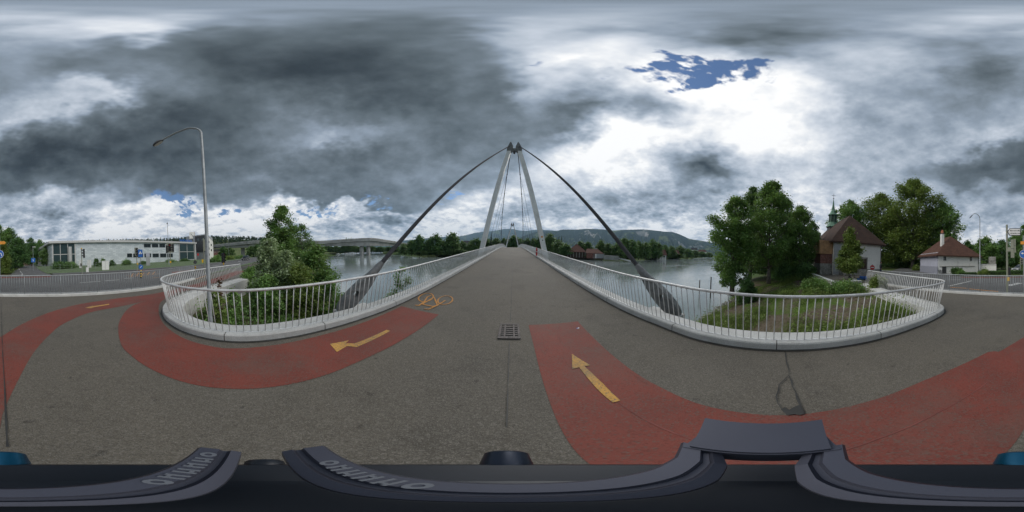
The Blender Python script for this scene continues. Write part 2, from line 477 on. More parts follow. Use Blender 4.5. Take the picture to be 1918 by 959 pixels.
# ------------------------------------------------------------------ terrain, river, mountains
WATER_Z = -3.0
NX = [-9000,-1500,-400,-210,-120,-60,-25,-13,-6,0,10,20,60,150,400,900,1500,9000]
NY = [5000,1050,240,112,57,26.5,11,6.4,5.2,4.8,4.6,3.9,6,20,60,120,200,900]
FX = [-9000,-1500,-400,-217,-150,-74,-58,-20,0,40,67,95,189,400,900,1500,9000]
FY = [9000,1700,450,228,152,98,91,98,100,88,73,78,93,165,260,360,1400]
def ground_z(x, y):
    x = np.asarray(x, float); y = np.asarray(y, float)
    sn = (np.interp(x, NX, NY)-y); sf = (y-np.interp(x, FX, FY))
    zn = np.interp(sn, [-4, 0, 3.5, 7, 9.5, 13], [-4.6, -3.1, -1.9, -.75, -.22, -.22])
    zf = np.interp(sf, [-4, 0, 3, 12, 80], [-4.6, -3.1, -1.5, -.5, .6])
    z = np.maximum(zn, zf)
    near = np.clip((sn-1)/3, 0, 1)*np.clip((10.5-sn)/3, 0, 1)
    z = z+near*.10*(np.sin(x*2.1+y*.7)+np.sin(y*2.7-x*1.3))*np.exp(-(np.hypot(x, y)/40)**2)
    return z
def gz(x, y): return float(ground_z(x, y))
def axis(fine, r1, r2, step):
    a = list(np.arange(-fine, fine+.01, step)); d = step; v = fine
    while v < r2:
        d = min(d*1.14, r2/6); v += d; a.append(v); a.insert(0, -v)
    return np.array(a)
ax_ = axis(26, 0, 9000, .6); ay_ = axis(26, 0, 9000, .6)
gx, gy = np.meshgrid(ax_, ay_)
gzv = ground_z(gx, gy)
mb = MB(); nxg, nyg = len(ax_), len(ay_)
mb.v = list(zip(gx.ravel(), gy.ravel(), gzv.ravel()))
mb.f = [(j*nxg+i, j*nxg+i+1, (j+1)*nxg+i+1, (j+1)*nxg+i) for j in range(nyg-1) for i in range(nxg-1)]
m, t, b = new_mat('ground_soil_and_grass')
p = geo(t)
g1 = noise(p, .5, 6, .62); g2 = noise(p, 7.0, 4, .65); g3 = noise(p, .012, 4, .6)
c = mixcol(t, sstep(g2, .3, .7), (.075, .058, .040), (.15, .125, .095))
gr = mixcol(t, sstep(g2, .3, .75), (.060, .105, .022), (.11, .16, .036))
c = mixcol(t, sstep(g1, .46, .60), c, gr)
far_ = sstep(vm('LENGTH', p), 25.0, 40.0)
c = mixcol(t, far_, c, mixcol(t, sstep(g3, .35, .65), (.040, .075, .022), (.085, .115, .035)))
lnk(t, c, b.inputs['Base Color']); b.inputs['Roughness'].default_value = .95; b.inputs['Specular IOR Level'].default_value = .1
bump(t, b, g2, .6, .06)
MAT['soil'] = m
terrain = struct('terrain', mb, m, True)

m, t, b = new_mat('river_water')
p = geo(t)
wv = noise(vm('MULTIPLY', p, (1, 1.7, 1)), .9, 5, .62, dist=.4)
wb = noise(vm('MULTIPLY', p, (.6, 1.2, 1)), .10, 4, .6, dist=.8)
b.inputs['Base Color'].default_value = (.21, .25, .245, 1)
b.inputs['Roughness'].default_value = .10; b.inputs['Specular IOR Level'].default_value = .9; b.inputs['IOR'].default_value = 1.40
lnk(t, .06+sstep(wb, .4, .65)*.10, b.inputs['Roughness'])
bump(t, b, wv+wb*1.5, .30, .05)
MAT['water'] = m
mb = MB().poly([(-9000, -50, WATER_Z), (9000, -50, WATER_Z), (9000, 9000, WATER_Z), (-9000, 9000, WATER_Z)])
struct('river', mb, m)

def mountain_mat(name, dark, mid, meadow, rock):
    m, t, b = new_mat(name)
    p = geo(t)
    n1 = noise(p, .0022, 8, .62); n2 = noise(p, .02, 5, .7); n3 = noise(vm('ADD', p, (900, 50, 0)), .0016, 6, .6)
    c = mixcol(t, sstep(n2, .3, .7), dark, mid)
    c = mixcol(t, sstep(n1, .56, .62), c, meadow)
    nz = t.nodes.new('ShaderNodeSeparateXYZ'); lnk(t, geo(t, 'Normal'), nz.inputs[0])
    c = mixcol(t, sstep(n3+(n2-.5)*.25, .60, .64)*sstep(1.0-S(nz.outputs[2]), .02, .25), c, rock)
    lnk(t, c, b.inputs['Base Color']); b.inputs['Roughness'].default_value = 1.0; b.inputs['Specular IOR Level'].default_value = 0
    bump(t, b, n2, .8, 30)
    return m
MAT['ridge'] = mountain_mat('forested_ridge', (.022, .038, .022), (.045, .065, .035), (.13, .16, .06), (.42, .40, .37))
def ridge(name, prof, d0, d1, seed, mat, rows=26, wob=.10):
    rng = np.random.default_rng(seed)
    xs = np.arange(prof[0][0], prof[-1][0]+.1, 3.0)
    ys = np.interp(xs, [q[0] for q in prof], [q[1] for q in prof])
    ph = rng.uniform(0, 6.28, 24)
    mb = MB(); cols = []
    for i, (x, y) in enumerate(zip(xs, ys)):
        top = AT(x, y, d1)
        bx, by = top.x/d1, top.y/d1
        for r in range(rows):
            f = r/(rows-3)
            if f <= 1:
                d = d0+(d1-d0)*f
                h = f**1.25+wob*math.sin(f*math.pi)*(math.sin(x*.09+ph[0]+f*3)+.7*math.sin(x*.21+ph[1]-f*5)+.5*math.sin(x*.43+ph[2]+f*9)+.35*math.sin(x*.9+ph[3]-f*15))
            else:
                d = d1+(f-1)*(d1-d0)*3; h = 1-(f-1)*2.5
            mb.v.append((bx*d, by*d, -4+(top.z+4)*h))
    n = len(xs)
    mb.f = [(i*rows+r, (i+1)*rows+r, (i+1)*rows+r+1, i*rows+r+1) for i in range(n-1) for r in range(rows-1)]
    return struct(name, mb, mat, True)
ridge('mountain_ridge', [(960,452),(985,440),(1005,434),(1020,433),(1045,432),(1052,430),(1060,430),(1080,430),(1100,428.5),(1115,429),(1135,430),(1150,432),(1165,430.5),(1190,430),(1205,429.5),(1225,431.5),(1245,434),(1258,434),(1268,437),(1280,442),(1290,447),(1300,449),(1315,451),(1330,454),(1350,457),(1400,466),(1470,478),(1540,488)], 2600, 4200, 3, MAT['ridge'])
ridge('far_mountain_ridge', [(540,474),(600,470),(660,463),(700,458),(730,454),(750,451),(770,449),(800,446),(820,444),(840,443.5),(858,443),(875,440),(890,436),(905,434),(925,432.5),(940,429.5),(950,428.5),(962,429),(975,432),(985,432.5),(1000,430.5),(1015,430),(1040,432),(1080,440),(1140,455)], 5200, 7600, 5, MAT['ridge'], wob=.06)

# wooded hill behind the street
hill_prof = [(20,462),(80,455),(140,452),(200,449.5),(240,448.5),(300,447.5),(350,445),(395,442),(440,443),(480,444),(530,448),(580,457),(630,468)]
MAT['hillside'] = simple('hillside_meadow', (.10, .125, .04), .95, var=.3, scale=.02)
def hill_top(x): return np.interp(x, [q[0] for q in hill_prof], [q[1] for q in hill_prof])
mb = MB(); hxs = np.arange(20, 631, 10.0); rows = 8
for x in hxs:
    p3 = AT(x, hill_top(x)+5, 420); bx, by = p3.x/420, p3.y/420
    for r in range(rows):
        f = r/(rows-1)
        mb.v.append((bx*(190+f*330), by*(190+f*330), -.5+(p3.z+.5)*(min(1, f*1.43)**1.3)))
mb.f = [(i*rows+r, (i+1)*rows+r, (i+1)*rows+r+1, i*rows+r+1) for i in range(len(hxs)-1) for r in range(rows-1)]
struct('hill', mb, MAT['hillside'], True)

# ------------------------------------------------------------------ paths and roads (sheets a few mm apart, kerbs as real steps)
def zdeck(y):
    if y < 1.5: return 0.0
    if y > 62: y = 124-y
    if y < 1.5: return 0.0
    s = .0535
    if y < 4.5: return s*(y-1.5)**2/6
    z = s*1.5+s*(y-4.5)
    if y > 36: z -= s*(y-36)**2/52
    return z
KLP = [(-3.05,2.2),(-3.0,1.3),(-2.92,.5),(-2.85,-.34),(-2.93,-1.05),(-3.2,-1.78),(-3.80,-2.52),(-4.7,-2.98),(-5.9,-3.06),(-7.2,-2.80),(-9.0,-2.05),(-11.0,-1.1)]
KRP = [(2.85,2.2),(2.81,1.8),(2.74,1.25),(2.71,.45),(2.68,-.34),(2.62,-1.16),(2.54,-2.03),(2.48,-2.93),(2.42,-4.0),(2.52,-4.75),(2.95,-5.25),(3.8,-5.50),(5.2,-5.78),(7.0,-6.15),(9.5,-6.7)]
KL0 = [Vector((x, y, 0)) for x, y in KLP]; KR0 = [Vector((x, y, 0)) for x, y in KRP]
KLc = catmull(KL0, .12); KRc = catmull(KR0, .12)
BR_END = 122.0
def bridge_edge(x): return [Vector((x, y, zdeck(y))) for y in np.arange(BR_END, 2.6, -.75)]
KL = bridge_edge(-3.05)+[Vector((p.x, p.y, zdeck(p.y))) for p in KLc]
KR = bridge_edge(2.85)+[Vector((p.x, p.y, zdeck(p.y))) for p in KRc]
FENCE = [P(x, y) for x, y in [(1700,535),(1730,538),(1775,543)]]
FENCE = [Vector(q) for q in [(9.3,-7.75,0),(7.4,-7.8,0),(5.6,-8.0,0),(4.0,-8.15,0),(2.0,-8.25,0),(0,-8.02,0),(-1.5,-7.70,0),(-2.9,-7.2,0),(-4.3,-6.6,0),(-5.75,-5.9,0),(-7.2,-5.25,0),(-9.0,-4.75,0),(-11.2,-4.45,0)]]
FENCEc = catmull(FENCE, .15)
path_edge_l = KLc[-1:]+[Vector(q) for q in [(-13.0,-.3,0),(-20,1.4,0),(-32,4.0,0),(-60,9.5,0)]]
path_edge_l2 = [Vector(q) for q in [(-60,7.0,0),(-40,2.2,0),(-26,-1.4,0),(-19,-3.2,0),(-14,-4.1,0)]]
right_out = [Vector(q) for q in [(11.2,-7.1,0),(12.2,-7.4,0),(16.0,-9.4,0),(17.6,-11.0,0),(16.6,-12.8,0),(12.0,-9.2,0)]]
outline = [p for p in KLc]+path_edge_l[1:]+path_edge_l2+[p for p in reversed(FENCEc)]+list(reversed(right_out))+list(reversed(KRc))
mb = MB().poly([(p.x, p.y, zdeck(p.y)) for p in outline])
# bridge carriageway strip, as long as the span
ys = list(np.arange(2.2, BR_END+.1, .9))
for y0, y1 in zip(ys, ys[1:]):
    w0 = (-3.05, 2.85)
    mb.poly([(w0[0], y0, zdeck(y0)), (w0[1], y0, zdeck(y0)), (w0[1], y1, zdeck(y1)), (w0[0], y1, zdeck(y1))])
import bmesh
def tri_sheet(name, mb, mat, kind='structure', up=True):
    o = struct(name, mb, mat)
    bm = bmesh.new(); bm.from_mesh(o.data); bmesh.ops.triangulate(bm, faces=bm.faces)
    for f in bm.faces:
        if f.normal.z < 0: f.normal_flip()
    bm.to_mesh(o.data); bm.free(); return o
path_obj = tri_sheet('path', mb, MAT['asphalt'])

RZ = -.10
road_n = [Vector((p.x, p.y, RZ)) for p in offset2d(FENCEc, -.22)]   # just outside the fence kerb
road_n = [Vector((p.x, p.y-.0, RZ)) for p in offset2d(FENCEc, -.22)]
rn = list(reversed(road_n))+[]
north = [(-95,10.2),(-60,5.6),(-40,.8),(-26,-2.6),(-19,-4.1),(-14.5,-4.75)]+[(p.x, p.y) for p in reversed(road_n)]+[(12.5,-9.8),(16.6,-13.2),(22,-20),(34,-36),(60,-75)]
south = [(52,-80),(27,-46),(19.0,-30),(16.0,-25.2),(12.6,-21.9),(8,-20.4),(5.4,-19.9),(2,-20.2),(-.9,-21.3),(-1.6,-24),(-2.4,-31),(-8,-60),(-16,-110),(-22,-109),(-14,-60),(-8.6,-31),(-7.4,-24),(-6.6,-20.4),(-10,-19.6),(-14,-18.6),(-21.7,-14.8),(-33,-9.4),(-51,-5.4),(-72,-1.5),(-95,3.0)]
mb = MB().poly([(x, y, RZ) for x, y in north+south])
tri_sheet('road', mb, MAT['road'])
# far pavement beyond the road, with its kerb
def strip(mb, pts, z, w, h=None):
    a = [Vector((x, y, z)) for x, y in pts]; bb = offset2d(a, w)
    for i in range(len(a)-1): mb.poly([a[i], a[i+1], bb[i+1], bb[i]])
    if h:
        for i in range(len(a)-1): mb.poly([a[i], a[i+1], a[i+1]-Vector((0, 0, h)), a[i]-Vector((0, 0, h))])
        for i in range(len(a)-1): mb.poly([bb[i], bb[i+1], bb[i+1]-Vector((0, 0, h)), bb[i]-Vector((0, 0, h))])
    return mb
pv = catmull([(-6.9,-20.7,0),(-10,-19.8,0),(-14,-18.8,0),(-21.7,-15.0,0),(-33,-9.6,0),(-51,-5.6,0),(-72,-1.7,0),(-95,2.8,0)], 1.0)
mb = strip(MB(), [(p.x, p.y) for p in pv], .0, -1.9, .12)
struct('pavement', mb, MAT['road'])
pv2 = catmull([(-.7,-21.4,0),(2,-20.4,0),(5.4,-20.1,0),(8,-20.6,0),(12.4,-22.1,0),(15.8,-25.4,0),(18.8,-30,0)], .8)
struct('pavement', strip(MB(), [(p.x, p.y) for p in pv2], .0, .7, .12), MAT['road'])
# verge strips
MAT['lawn'] = simple('mown_lawn', (.075, .135, .026), .95, var=.3, scale=.8, fine=.35, fscale=14, bmp=.6)
vg = [(-14.0,-4.45),(-19,-3.62),(-26,-2.0),(-40,1.5),(-60,6.3)]
mb = MB()
for (x0, y0), (x1, y1), w0, w1 in zip(vg, vg[1:], (.1,.7,.9,.9), (.7,.9,.9,1.0)):
    mb.poly([(x0, y0-w0/2, .02), (x1, y1-w1/2, .02), (x1, y1+w1/2, .02), (x0, y0+w0/2, .02)])
struct('verge', mb, MAT['lawn'])
pv3 = offset2d(pv, -1.92)
lawn = [(-6.8,-23.0),(-7.9,-31),(-13,-60)]+[(-18.0,-62),(-40,-52),(-86,-30),(-110,-10)]+[(p.x, p.y) for p in reversed(pv3)]
tri_sheet('lawn', MB().poly([(x, y, -.04) for x, y in lawn]), MAT['lawn'])
MAT['gravel'] = asphalt('gravel_yard', (.135, .122, .102), (.17, .15, .125), (.28, .26, .22))
yard = [(10.9,-4.85),(20.5,-5.2),(30,-5.0),(36,-14),(26,-21.5),(22.0,-19.4),(16.8,-12.6),(17.8,-11.0),(16.0,-9.3),(12.2,-7.35),(10.8,-7.0)]
tri_sheet('churchyard', MB().poly([(x, y, -.03) for x, y in yard]), MAT['gravel'])

# ------------------------------------------------------------------ painted lanes and markings (each its own sheet)
def paint_poly(name, pts, mat, z=.004, kind='structure'):
    return tri_sheet(name, MB().poly([(p[0], p[1], z+zdeck(p[1])) for p in pts]), mat)
def sm(px, step=.12, z=0): return [Vector((p.x, p.y, 0)) for p in catmull([P(x, y, z) for x, y in px], step)]
A_out = [Vector((.45,-2.75,0)), Vector((.25,-3.08,0))]+[P(x, y) for x, y in [(0,632),(40,608),(80,590),(120,577),(160,568),(220,559)]]+[Vector((-6.2,-4.55,0)), Vector((-8.0,-4.05,0)), Vector((-12,-3.1,0)), Vector((-17,-2.2,0))]
A_in = [Vector((-17,-1.2,0)), Vector((-12,-2.0,0)), Vector((-8.6,-3.0,0)), Vector((-6.9,-3.55,0)), Vector((-5.6,-3.95,0))]
A_in2 = [P(x, y) for x, y in [(230,573),(170,585),(120,606),(90,630),(60,665),(30,720),(5,775)]]
C_right = [P(x, y) for x, y in [(1082,604),(1110,632),(1150,668),(1200,705),(1250,732),(1300,754),(1380,772),(1470,778),(1560,768),(1650,745),(1750,705),(1850,660)]]
C_left = [Vector((.02,-1.05,0)), Vector((.10,-.7,0)), Vector((.16,-.35,0)), Vector((.22,.05,0))]+[P(x, y) for x, y in [(1095,862),(1060,820),(1042,785),(1025,740),(1010,690),(1000,650),(990,611)]]
big = catmull(C_right+A_out, .12)+catmull(A_in, .3)+catmull(A_in2+C_left, .12)
paint_poly('red_cycle_lane', big, MAT['red'])
B_out = [Vector((-5.9,-3.98,0))]+[P(x, y) for x, y in [(250,572),(225,600),(225,640),(250,670),(300,700),(360,720),(440,729),(520,724),(600,706),(680,674),(740,645),(790,615),(822,592)]]
B_in = [P(x, y) for x, y in [(752,576),(680,605),(600,629),(520,646),(440,653),(400,650),(340,632),(305,605),(297,580)]]+[Vector((-5.3,-3.5,0)), Vector((-6.6,-3.52,0))]
paint_poly('red_cycle_lane', catmull(B_out, .12)+catmull(B_in, .12), MAT['red'], .0075)
def arrow(name, px, label=None): return paint_poly(name, [P(x, y) for x, y in px], MAT['yellow'], .012)
arrow('yellow_arrow', [(618,645),(654,638),(647,644),(665,644),(724,619),(731,621),(668,651),(650,649),(631,660)])
a2 = [P(x, y) for x, y in [(1071,664),(1106,685),(1095,687),(1110,701),(1130,720),(1162,751),(1148,755),(1120,731),(1100,708),(1085,689),(1072,692)]]
paint_poly('yellow_arrow', a2, MAT['yellow'], .012)
arrow('yellow_arrow', [(159,577),(175,573),(174,574),(204,569.5),(205,571),(176,576),(170,578)])
# bicycle symbol, each stroke a painted bar on the ground
bk = MB()
def stroke(mb, a, b_, w=.048, z=.010):
    a = P(*a); b_ = P(*b_); d = (b_-a); n_ = Vector((-d.y, d.x, 0)).normalized()*w/2; e = d.normalized()*w*.3
    mb.poly([(a-n_-e)+Vector((0, 0, z+zdeck(a.y))), (b_-n_+e)+Vector((0, 0, z+zdeck(b_.y))), (b_+n_+e)+Vector((0, 0, z+zdeck(b_.y))), (a+n_-e)+Vector((0, 0, z+zdeck(a.y)))])
def ringp(mb, cx, cy, rx, ry, rot=0, w=.048, n=26):
    pts = [(cx+rx*math.cos(a)*math.cos(rot)-ry*math.sin(a)*math.sin(rot), cy+rx*math.cos(a)*math.sin(rot)+ry*math.sin(a)*math.cos(rot)) for a in [2*math.pi*i/n for i in range(n+1)]]
    for i in range(n): stroke(mb, pts[i], pts[i+1], w, .010+.0004*(i % 3))
ringp(bk, 833.9, 567.2, 14.0, 7.2, -.12); ringp(bk, 797.8, 562.0, 14.0, 6.9, -.16)
def bq(X, Y): return (637+X/3.011, 356+Y/3.011)
for i, (a, b_) in enumerate([((593,638),(549,661)),((549,661),(530,620)),((530,620),(470,652)),((462,655),(522,668)),((522,668),(549,661)),((466,656),(492,618)),((492,618),(512,612)),((425,660),(446,662)),((446,662),(476,640)),((478,681),(500,683)),((500,683),(549,663))]):
    stroke(bk, bq(*a), bq(*b_), .048, .012+.0006*i)
struct('bicycle_symbol', bk, MAT['orange_line'])
# seams and cracks
def seam(px, w=.02, z=.015, name='tar_seam'):
    pts = [P(x, y) for x, y in px]; pts = [Vector((p.x, p.y, 0)) for p in pts]
    pts = resample(pts, .12); mb = MB(); rr = random.Random(3)
    ws = [w*(.35+1.1*rr.random()) for _ in pts]
    L = [p+(q-p)*0 for p, q in zip(pts, pts)]
    nrm = offset2d(pts, 1.0)
    for i in range(len(pts)-1):
        n0 = (nrm[i]-pts[i]); n1 = (nrm[i+1]-pts[i+1])
        j0 = Vector((0, 0, z+zdeck(pts[i].y))); j1 = Vector((0, 0, z+zdeck(pts[i+1].y)))
        mb.poly([pts[i]-n0*ws[i]/2+j0, pts[i+1]-n1*ws[i+1]/2+j1, pts[i+1]+n1*ws[i+1]/2+j1, pts[i]+n0*ws[i]/2+j0])
    return tri_sheet(name, mb, MAT['tar'])
seam([(956,606),(957.5,570),(959,535),(960,500)], .016)
seam([(949,800),(951,740),(953,680),(954,642)], .012)
seam([(2,560),(4,640),(9,730),(12,800),(14,838)], .012)
seam([(1470,658),(1472,672),(1473,681),(1478,694),(1477,703),(1483,716),(1484,727),(1492,738),(1493,748),(1499,760),(1501,774)], .016)
seam([(1477,704),(1470,712),(1462,716),(1457,726),(1458,733),(1453,742),(1456,752),(1457,762),(1466,769),(1476,777),(1489,776)], .014, .0165)
tri_sheet('tar_patch', MB().poly([tuple(P(x, y)[:2])+(.018,) for x, y in [(1462,768),(1470,764),(1478,769),(1488,763),(1497,760),(1504,768),(1507,776),(1498,779),(1488,777),(1474,779)]]), MAT['tar'])
# thin lighter lap line along the right red lane
mb = MB()
pts = catmull([P(x, y) for x, y in [(1037,605),(1068,655),(1165,758),(1290,820),(1500,855),(1640,822),(1760,770),(1850,715)]], .15)
nn = offset2d(pts, .012)
for i in range(len(pts)-1): mb.poly([(pts[i].x, pts[i].y, .0085), (pts[i+1].x, pts[i+1].y, .0085), (nn[i+1].x, nn[i+1].y, .0085), (nn[i].x, nn[i].y, .0085)])
MAT['lap'] = simple('red_lap_joint', (.20, .062, .05), .8)
tri_sheet('lane_lap_line', mb, MAT['lap'])
# road markings on the carriageway
def mark(px, mat, z=RZ+.005, name='road_marking'):
    return tri_sheet(name, MB().poly([tuple(P(x, y, RZ)[:2])+(z,) for x, y in px]), mat)
def bar_mark(a, b_, w, mat, name='road_marking'):
    a = P(*a, RZ); b_ = P(*b_, RZ); d = (b_-a); n_ = Vector((-d.y, d.x, 0)).normalized()*w/2
    return tri_sheet(name, MB().poly([tuple((q)[:2])+(RZ+.005,) for q in (a-n_, b_-n_, b_+n_, a+n_)]), mat)
bar_mark((150,529.5),(188,527),.18,MAT['white_line']); bar_mark((197,526),(224,524),.18,MAT['white_line']); bar_mark((233,521.5),(252,520.5),.18,MAT['white_line'])
bar_mark((22,516),(45,514.5),.3,MAT['white_line']); bar_mark((41,518),(41.5,512),.14,MAT['white_line'])
for a, b_ in [((40,511),(37.5,507.5)),((36.5,505.5),(35.2,503)),((34.5,501.5),(33.8,499.8))]: bar_mark(a, b_, .14, MAT['white_line'])
bar_mark((1776,536),(1820,526),.22,MAT['white_line']); bar_mark((1889,535),(1911,530),.55,MAT['white_line']); bar_mark((1776,524),(1800,524),.16,MAT['white_line'])
bar_mark((1700,511),(1740,516),.14,MAT['white_line']); bar_mark((1660,506),(1682,510),.14,MAT['white_line'])
bar_mark((398,498.5),(412,496.5),.3,MAT['white_line']); bar_mark((446,490),(456,487.5),.3,MAT['white_line'])
for a, b_ in [((236,516),(288,511)),((240,519),(300,512.5)),((285,521),(340,513.5)),((342,531),(392,514)),((372,529),(400,516))]: bar_mark(a, b_, .14, MAT['orange_line'])
for k in range(5): bar_mark((246+k*10, 518-k*1.1),(250+k*10, 511.5-k*.6), .12, MAT['orange_line'])
bar_mark((1780,538),(1812,540),.2,MAT['orange_line']); bar_mark((1815,541),(1870,546),.2,MAT['orange_line'])
def red_patch(px): return tri_sheet('red_road_lane', MB().poly([tuple(P(x, y, RZ)[:2])+(RZ+.0035,) for x, y in px]), MAT['red'])
red_patch([(0,521),(95,519),(96,517),(0,518.5)]); red_patch([(250,506.5),(290,503.3),(292,504.8),(258,508)]); red_patch([(322,512),(365,506),(362,504.6),(322,509.5)]); red_patch([(1800,518.8),(1918,518.2),(1918,519.6),(1800,520.2)])

# ------------------------------------------------------------------ concrete kerbs, parapet ledges and railings
def sweep(mb, pts, prof, sgn=1):
    """profile (outward offset, height) carried along a kerb line"""
    rows = []
    for o, z in prof:
        off = offset2d(pts, o*sgn)
        rows.append([Vector((q.x, q.y, p.z+z)) for q, p in zip(off, pts)])
    n = len(prof); m = len(pts)
    b = len(mb.v)
    for i in range(m):
        for k in range(n): mb.v.append(tuple(rows[k][i]))
    for i in range(m-1):
        for k in range(n-1):
            mb.f.append((b+i*n+k, b+(i+1)*n+k, b+(i+1)*n+k+1, b+i*n+k+1))
    mb.f.append(tuple(b+k for k in range(n))); mb.f.append(tuple(b+(m-1)*n+k for k in range(n-1, -1, -1)))
    return mb
def thin(pts, keep=1): return pts[::keep]+([pts[-1]] if (len(pts)-1) % keep else [])
def build_railing(pts, sgn, label, kerb_label):
    inner = [(0, -.10), (0, .125), (.018, .150), (.125, .152), (.127, .132), (.17, .130), (.62, .085), (.64, .07), (.64, -.5), (.55, -1.1), (.0, -1.1)]
    k = struct('concrete_kerb', sweep(MB(), pts, inner, sgn), MAT['concrete'])
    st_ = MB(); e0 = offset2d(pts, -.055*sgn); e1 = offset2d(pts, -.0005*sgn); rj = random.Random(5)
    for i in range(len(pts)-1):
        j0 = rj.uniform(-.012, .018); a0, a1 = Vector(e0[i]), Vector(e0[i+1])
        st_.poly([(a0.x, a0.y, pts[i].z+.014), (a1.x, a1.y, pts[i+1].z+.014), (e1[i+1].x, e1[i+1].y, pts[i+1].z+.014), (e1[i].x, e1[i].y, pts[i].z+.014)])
    tri_sheet('tar_joint', st_, MAT['tar'])  # dark asphalt band along the kerb foot, with its contact shadow painted in
    jm = simple('kerb_joint_dirt', (.10, .095, .085), .9)
    cum = 0.0
    for i in range(len(pts)-2, 0, -1):
        if math.hypot(pts[i].x, pts[i].y) > 14: continue
        cum += (pts[i+1]-pts[i]).length
        if cum > 1.9:
            cum = 0.0; dd_ = (pts[i+1]-pts[i]).normalized()*.008
            sg_ = [pts[i]-dd_, pts[i]+dd_]
            part('joint', sweep(MB(), sg_, [(-.0015, -.02), (-.0015, .126), (.018, .1515), (.1265, .1535)], sgn), jm, k, fix=False)
    root = thing('railing', label, 'railing', tuple(pts[-40]))
    off_b = offset2d(pts, .185*sgn); off_t = offset2d(pts, -.005*sgn)
    base = [Vector((q.x, q.y, p.z+.130)) for q, p in zip(off_b, pts)]
    topl = [Vector((q.x, q.y, p.z+1.06)) for q, p in zip(off_t, pts)]
    part('handrail', MB().tube(topl, .027, 8), MAT['steel'], root, True, True)
    fl = MB()
    for a, c in zip(base, base[1:]): fl.bar(a+Vector((0, 0, .004)), c+Vector((0, 0, .004)), .05, .008)
    part('base_strip', fl, MAT['steel'], root, False, True)
    # balusters: nearest 300 singly, the rest as one mass
    bs = resample(base, .135); tp = []
    dd = [0.0]
    for a, c in zip(base, base[1:]): dd.append(dd[-1]+(c-a).length)
    tot = dd[-1]; n = len(bs); dd = np.array(dd)
    def on(line, s):
        j = min(len(dd)-2, max(0, int(np.searchsorted(dd, s)-1))); k_ = (s-dd[j])/max(1e-9, dd[j+1]-dd[j])
        return line[j].lerp(line[j+1], k_)
    items = []
    for i in range(n):
        s = tot*i/(n-1); a = on(base, s); c = on(topl, s); items.append((math.hypot(a.x, a.y), a, c))
    items.sort(key=lambda q: q[0])
    bm_ = MB().tube([(0, 0, 0), (0, 0, 1)], .0095, 6)
    me = bm_.mesh('baluster', MAT['steel'], True); fix_normals(me)
    rl = Vector(root.location)
    for d, a, c in items[:300]:
        o = link('baluster', me, root, a-rl); o.rotation_mode = 'QUATERNION'
        o.rotation_quaternion = (c-a).to_track_quat('Z', 'Y'); o.scale = (1, 1, (c-a).length)
    rest = MB()
    for d, a, c in items[300:]: rest.bar(a, c, .019, .019)
    if rest.v:
        o = part('far_balusters', rest, MAT['steel'], root, False, True, fix=False); o['kind'] = 'stuff'
    return root
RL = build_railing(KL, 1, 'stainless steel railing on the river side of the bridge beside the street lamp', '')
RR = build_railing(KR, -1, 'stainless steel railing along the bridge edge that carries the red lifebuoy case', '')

# roadside fence of upright bars on a concrete kerb
fk = [Vector((p.x, p.y, 0)) for p in FENCEc]
struct('concrete_kerb', sweep(MB(), fk, [(-.02, -.02), (-.02, .10), (.0, .12), (.20, .12), (.215, .10), (.215, -.14), (-.02, -.14)], -1), MAT['concrete'])
fr = thing('roadside_fence', 'low grey bar fence between the path and the road', 'fence', (0, -8.0, 0))
fb = offset2d(fk, -.09)
part('handrail', MB().tube([Vector((p.x, p.y, 1.03)) for p in fb], .022, 8), MAT['galv'], fr, True, True)
part('bottom_rail', MB().tube([Vector((p.x, p.y, .17)) for p in fb], .012, 6), MAT['galv'], fr, True, True)
pos = resample(fb, .125)
me = MB().tube([(0, 0, 0), (0, 0, 1)], .0095, 6).mesh('baluster', MAT['galv'], True); fix_normals(me)
mep = MB().tube([(0, 0, 0), (0, 0, 1)], .02, 8).mesh('post', MAT['galv'], True); fix_normals(mep)
for i, p in enumerate(pos):
    if i % 14 == 0:
        o = link('post', mep, fr, Vector((p.x, p.y, .118))-Vector(fr.location)); o.scale = (1, 1, .905)
    else:
        o = link('baluster', me, fr, Vector((p.x, p.y, .165))-Vector(fr.location)); o.scale = (1, 1, .86)

# white abutment face of the left path wall ends in a wing
wing = MB().prism([(-11.0,-1.1),(-12.6,-.35),(-12.5,-.15),(-10.9,-.85)], -1.2, .10)
struct('wing_wall', wing, MAT['concrete_white'])

# ------------------------------------------------------------------ footbridge
PY, PY2 = 22.0, 102.0
CX = .12
bridge = thing('footbridge', 'white steel suspension footbridge with twin leaning pylon legs over the river', 'footbridge', (0, 2.2, 0))
sl = MB()
prof = [(-3.69,-.02),(-3.69,-.30),(-2.4,-.62),(2.2,-.62),(3.49,-.30),(3.49,-.02)]
ys = list(np.arange(4.6, BR_END+.1, 1.6))
for i, y in enumerate(ys):
    for x, z in prof: sl.v.append((x, y, zdeck(y)+z-.004))
n = len(prof)
for i in range(len(ys)-1):
    for k in range(n): sl.f.append((i*n+k, (i+1)*n+k, (i+1)*n+(k+1) % n, i*n+(k+1) % n))
sl.f.append(tuple(range(n))); sl.f.append(tuple((len(ys)-1)*n+k for k in range(n-1, -1, -1)))
part('deck_girder', sl, MAT['pylon'], bridge, False, True)
part('abutment', MB().box((-.1, 3.6, -2.25), (7.3, 4.4, 3.9)), MAT['concrete'], bridge, False, True)
part('abutment', MB().box((-.1, BR_END+2, -1.6), (8.0, 6, 3.0)), MAT['concrete'], bridge, False, True)
TOPZ = AT(962, 267, PY).z
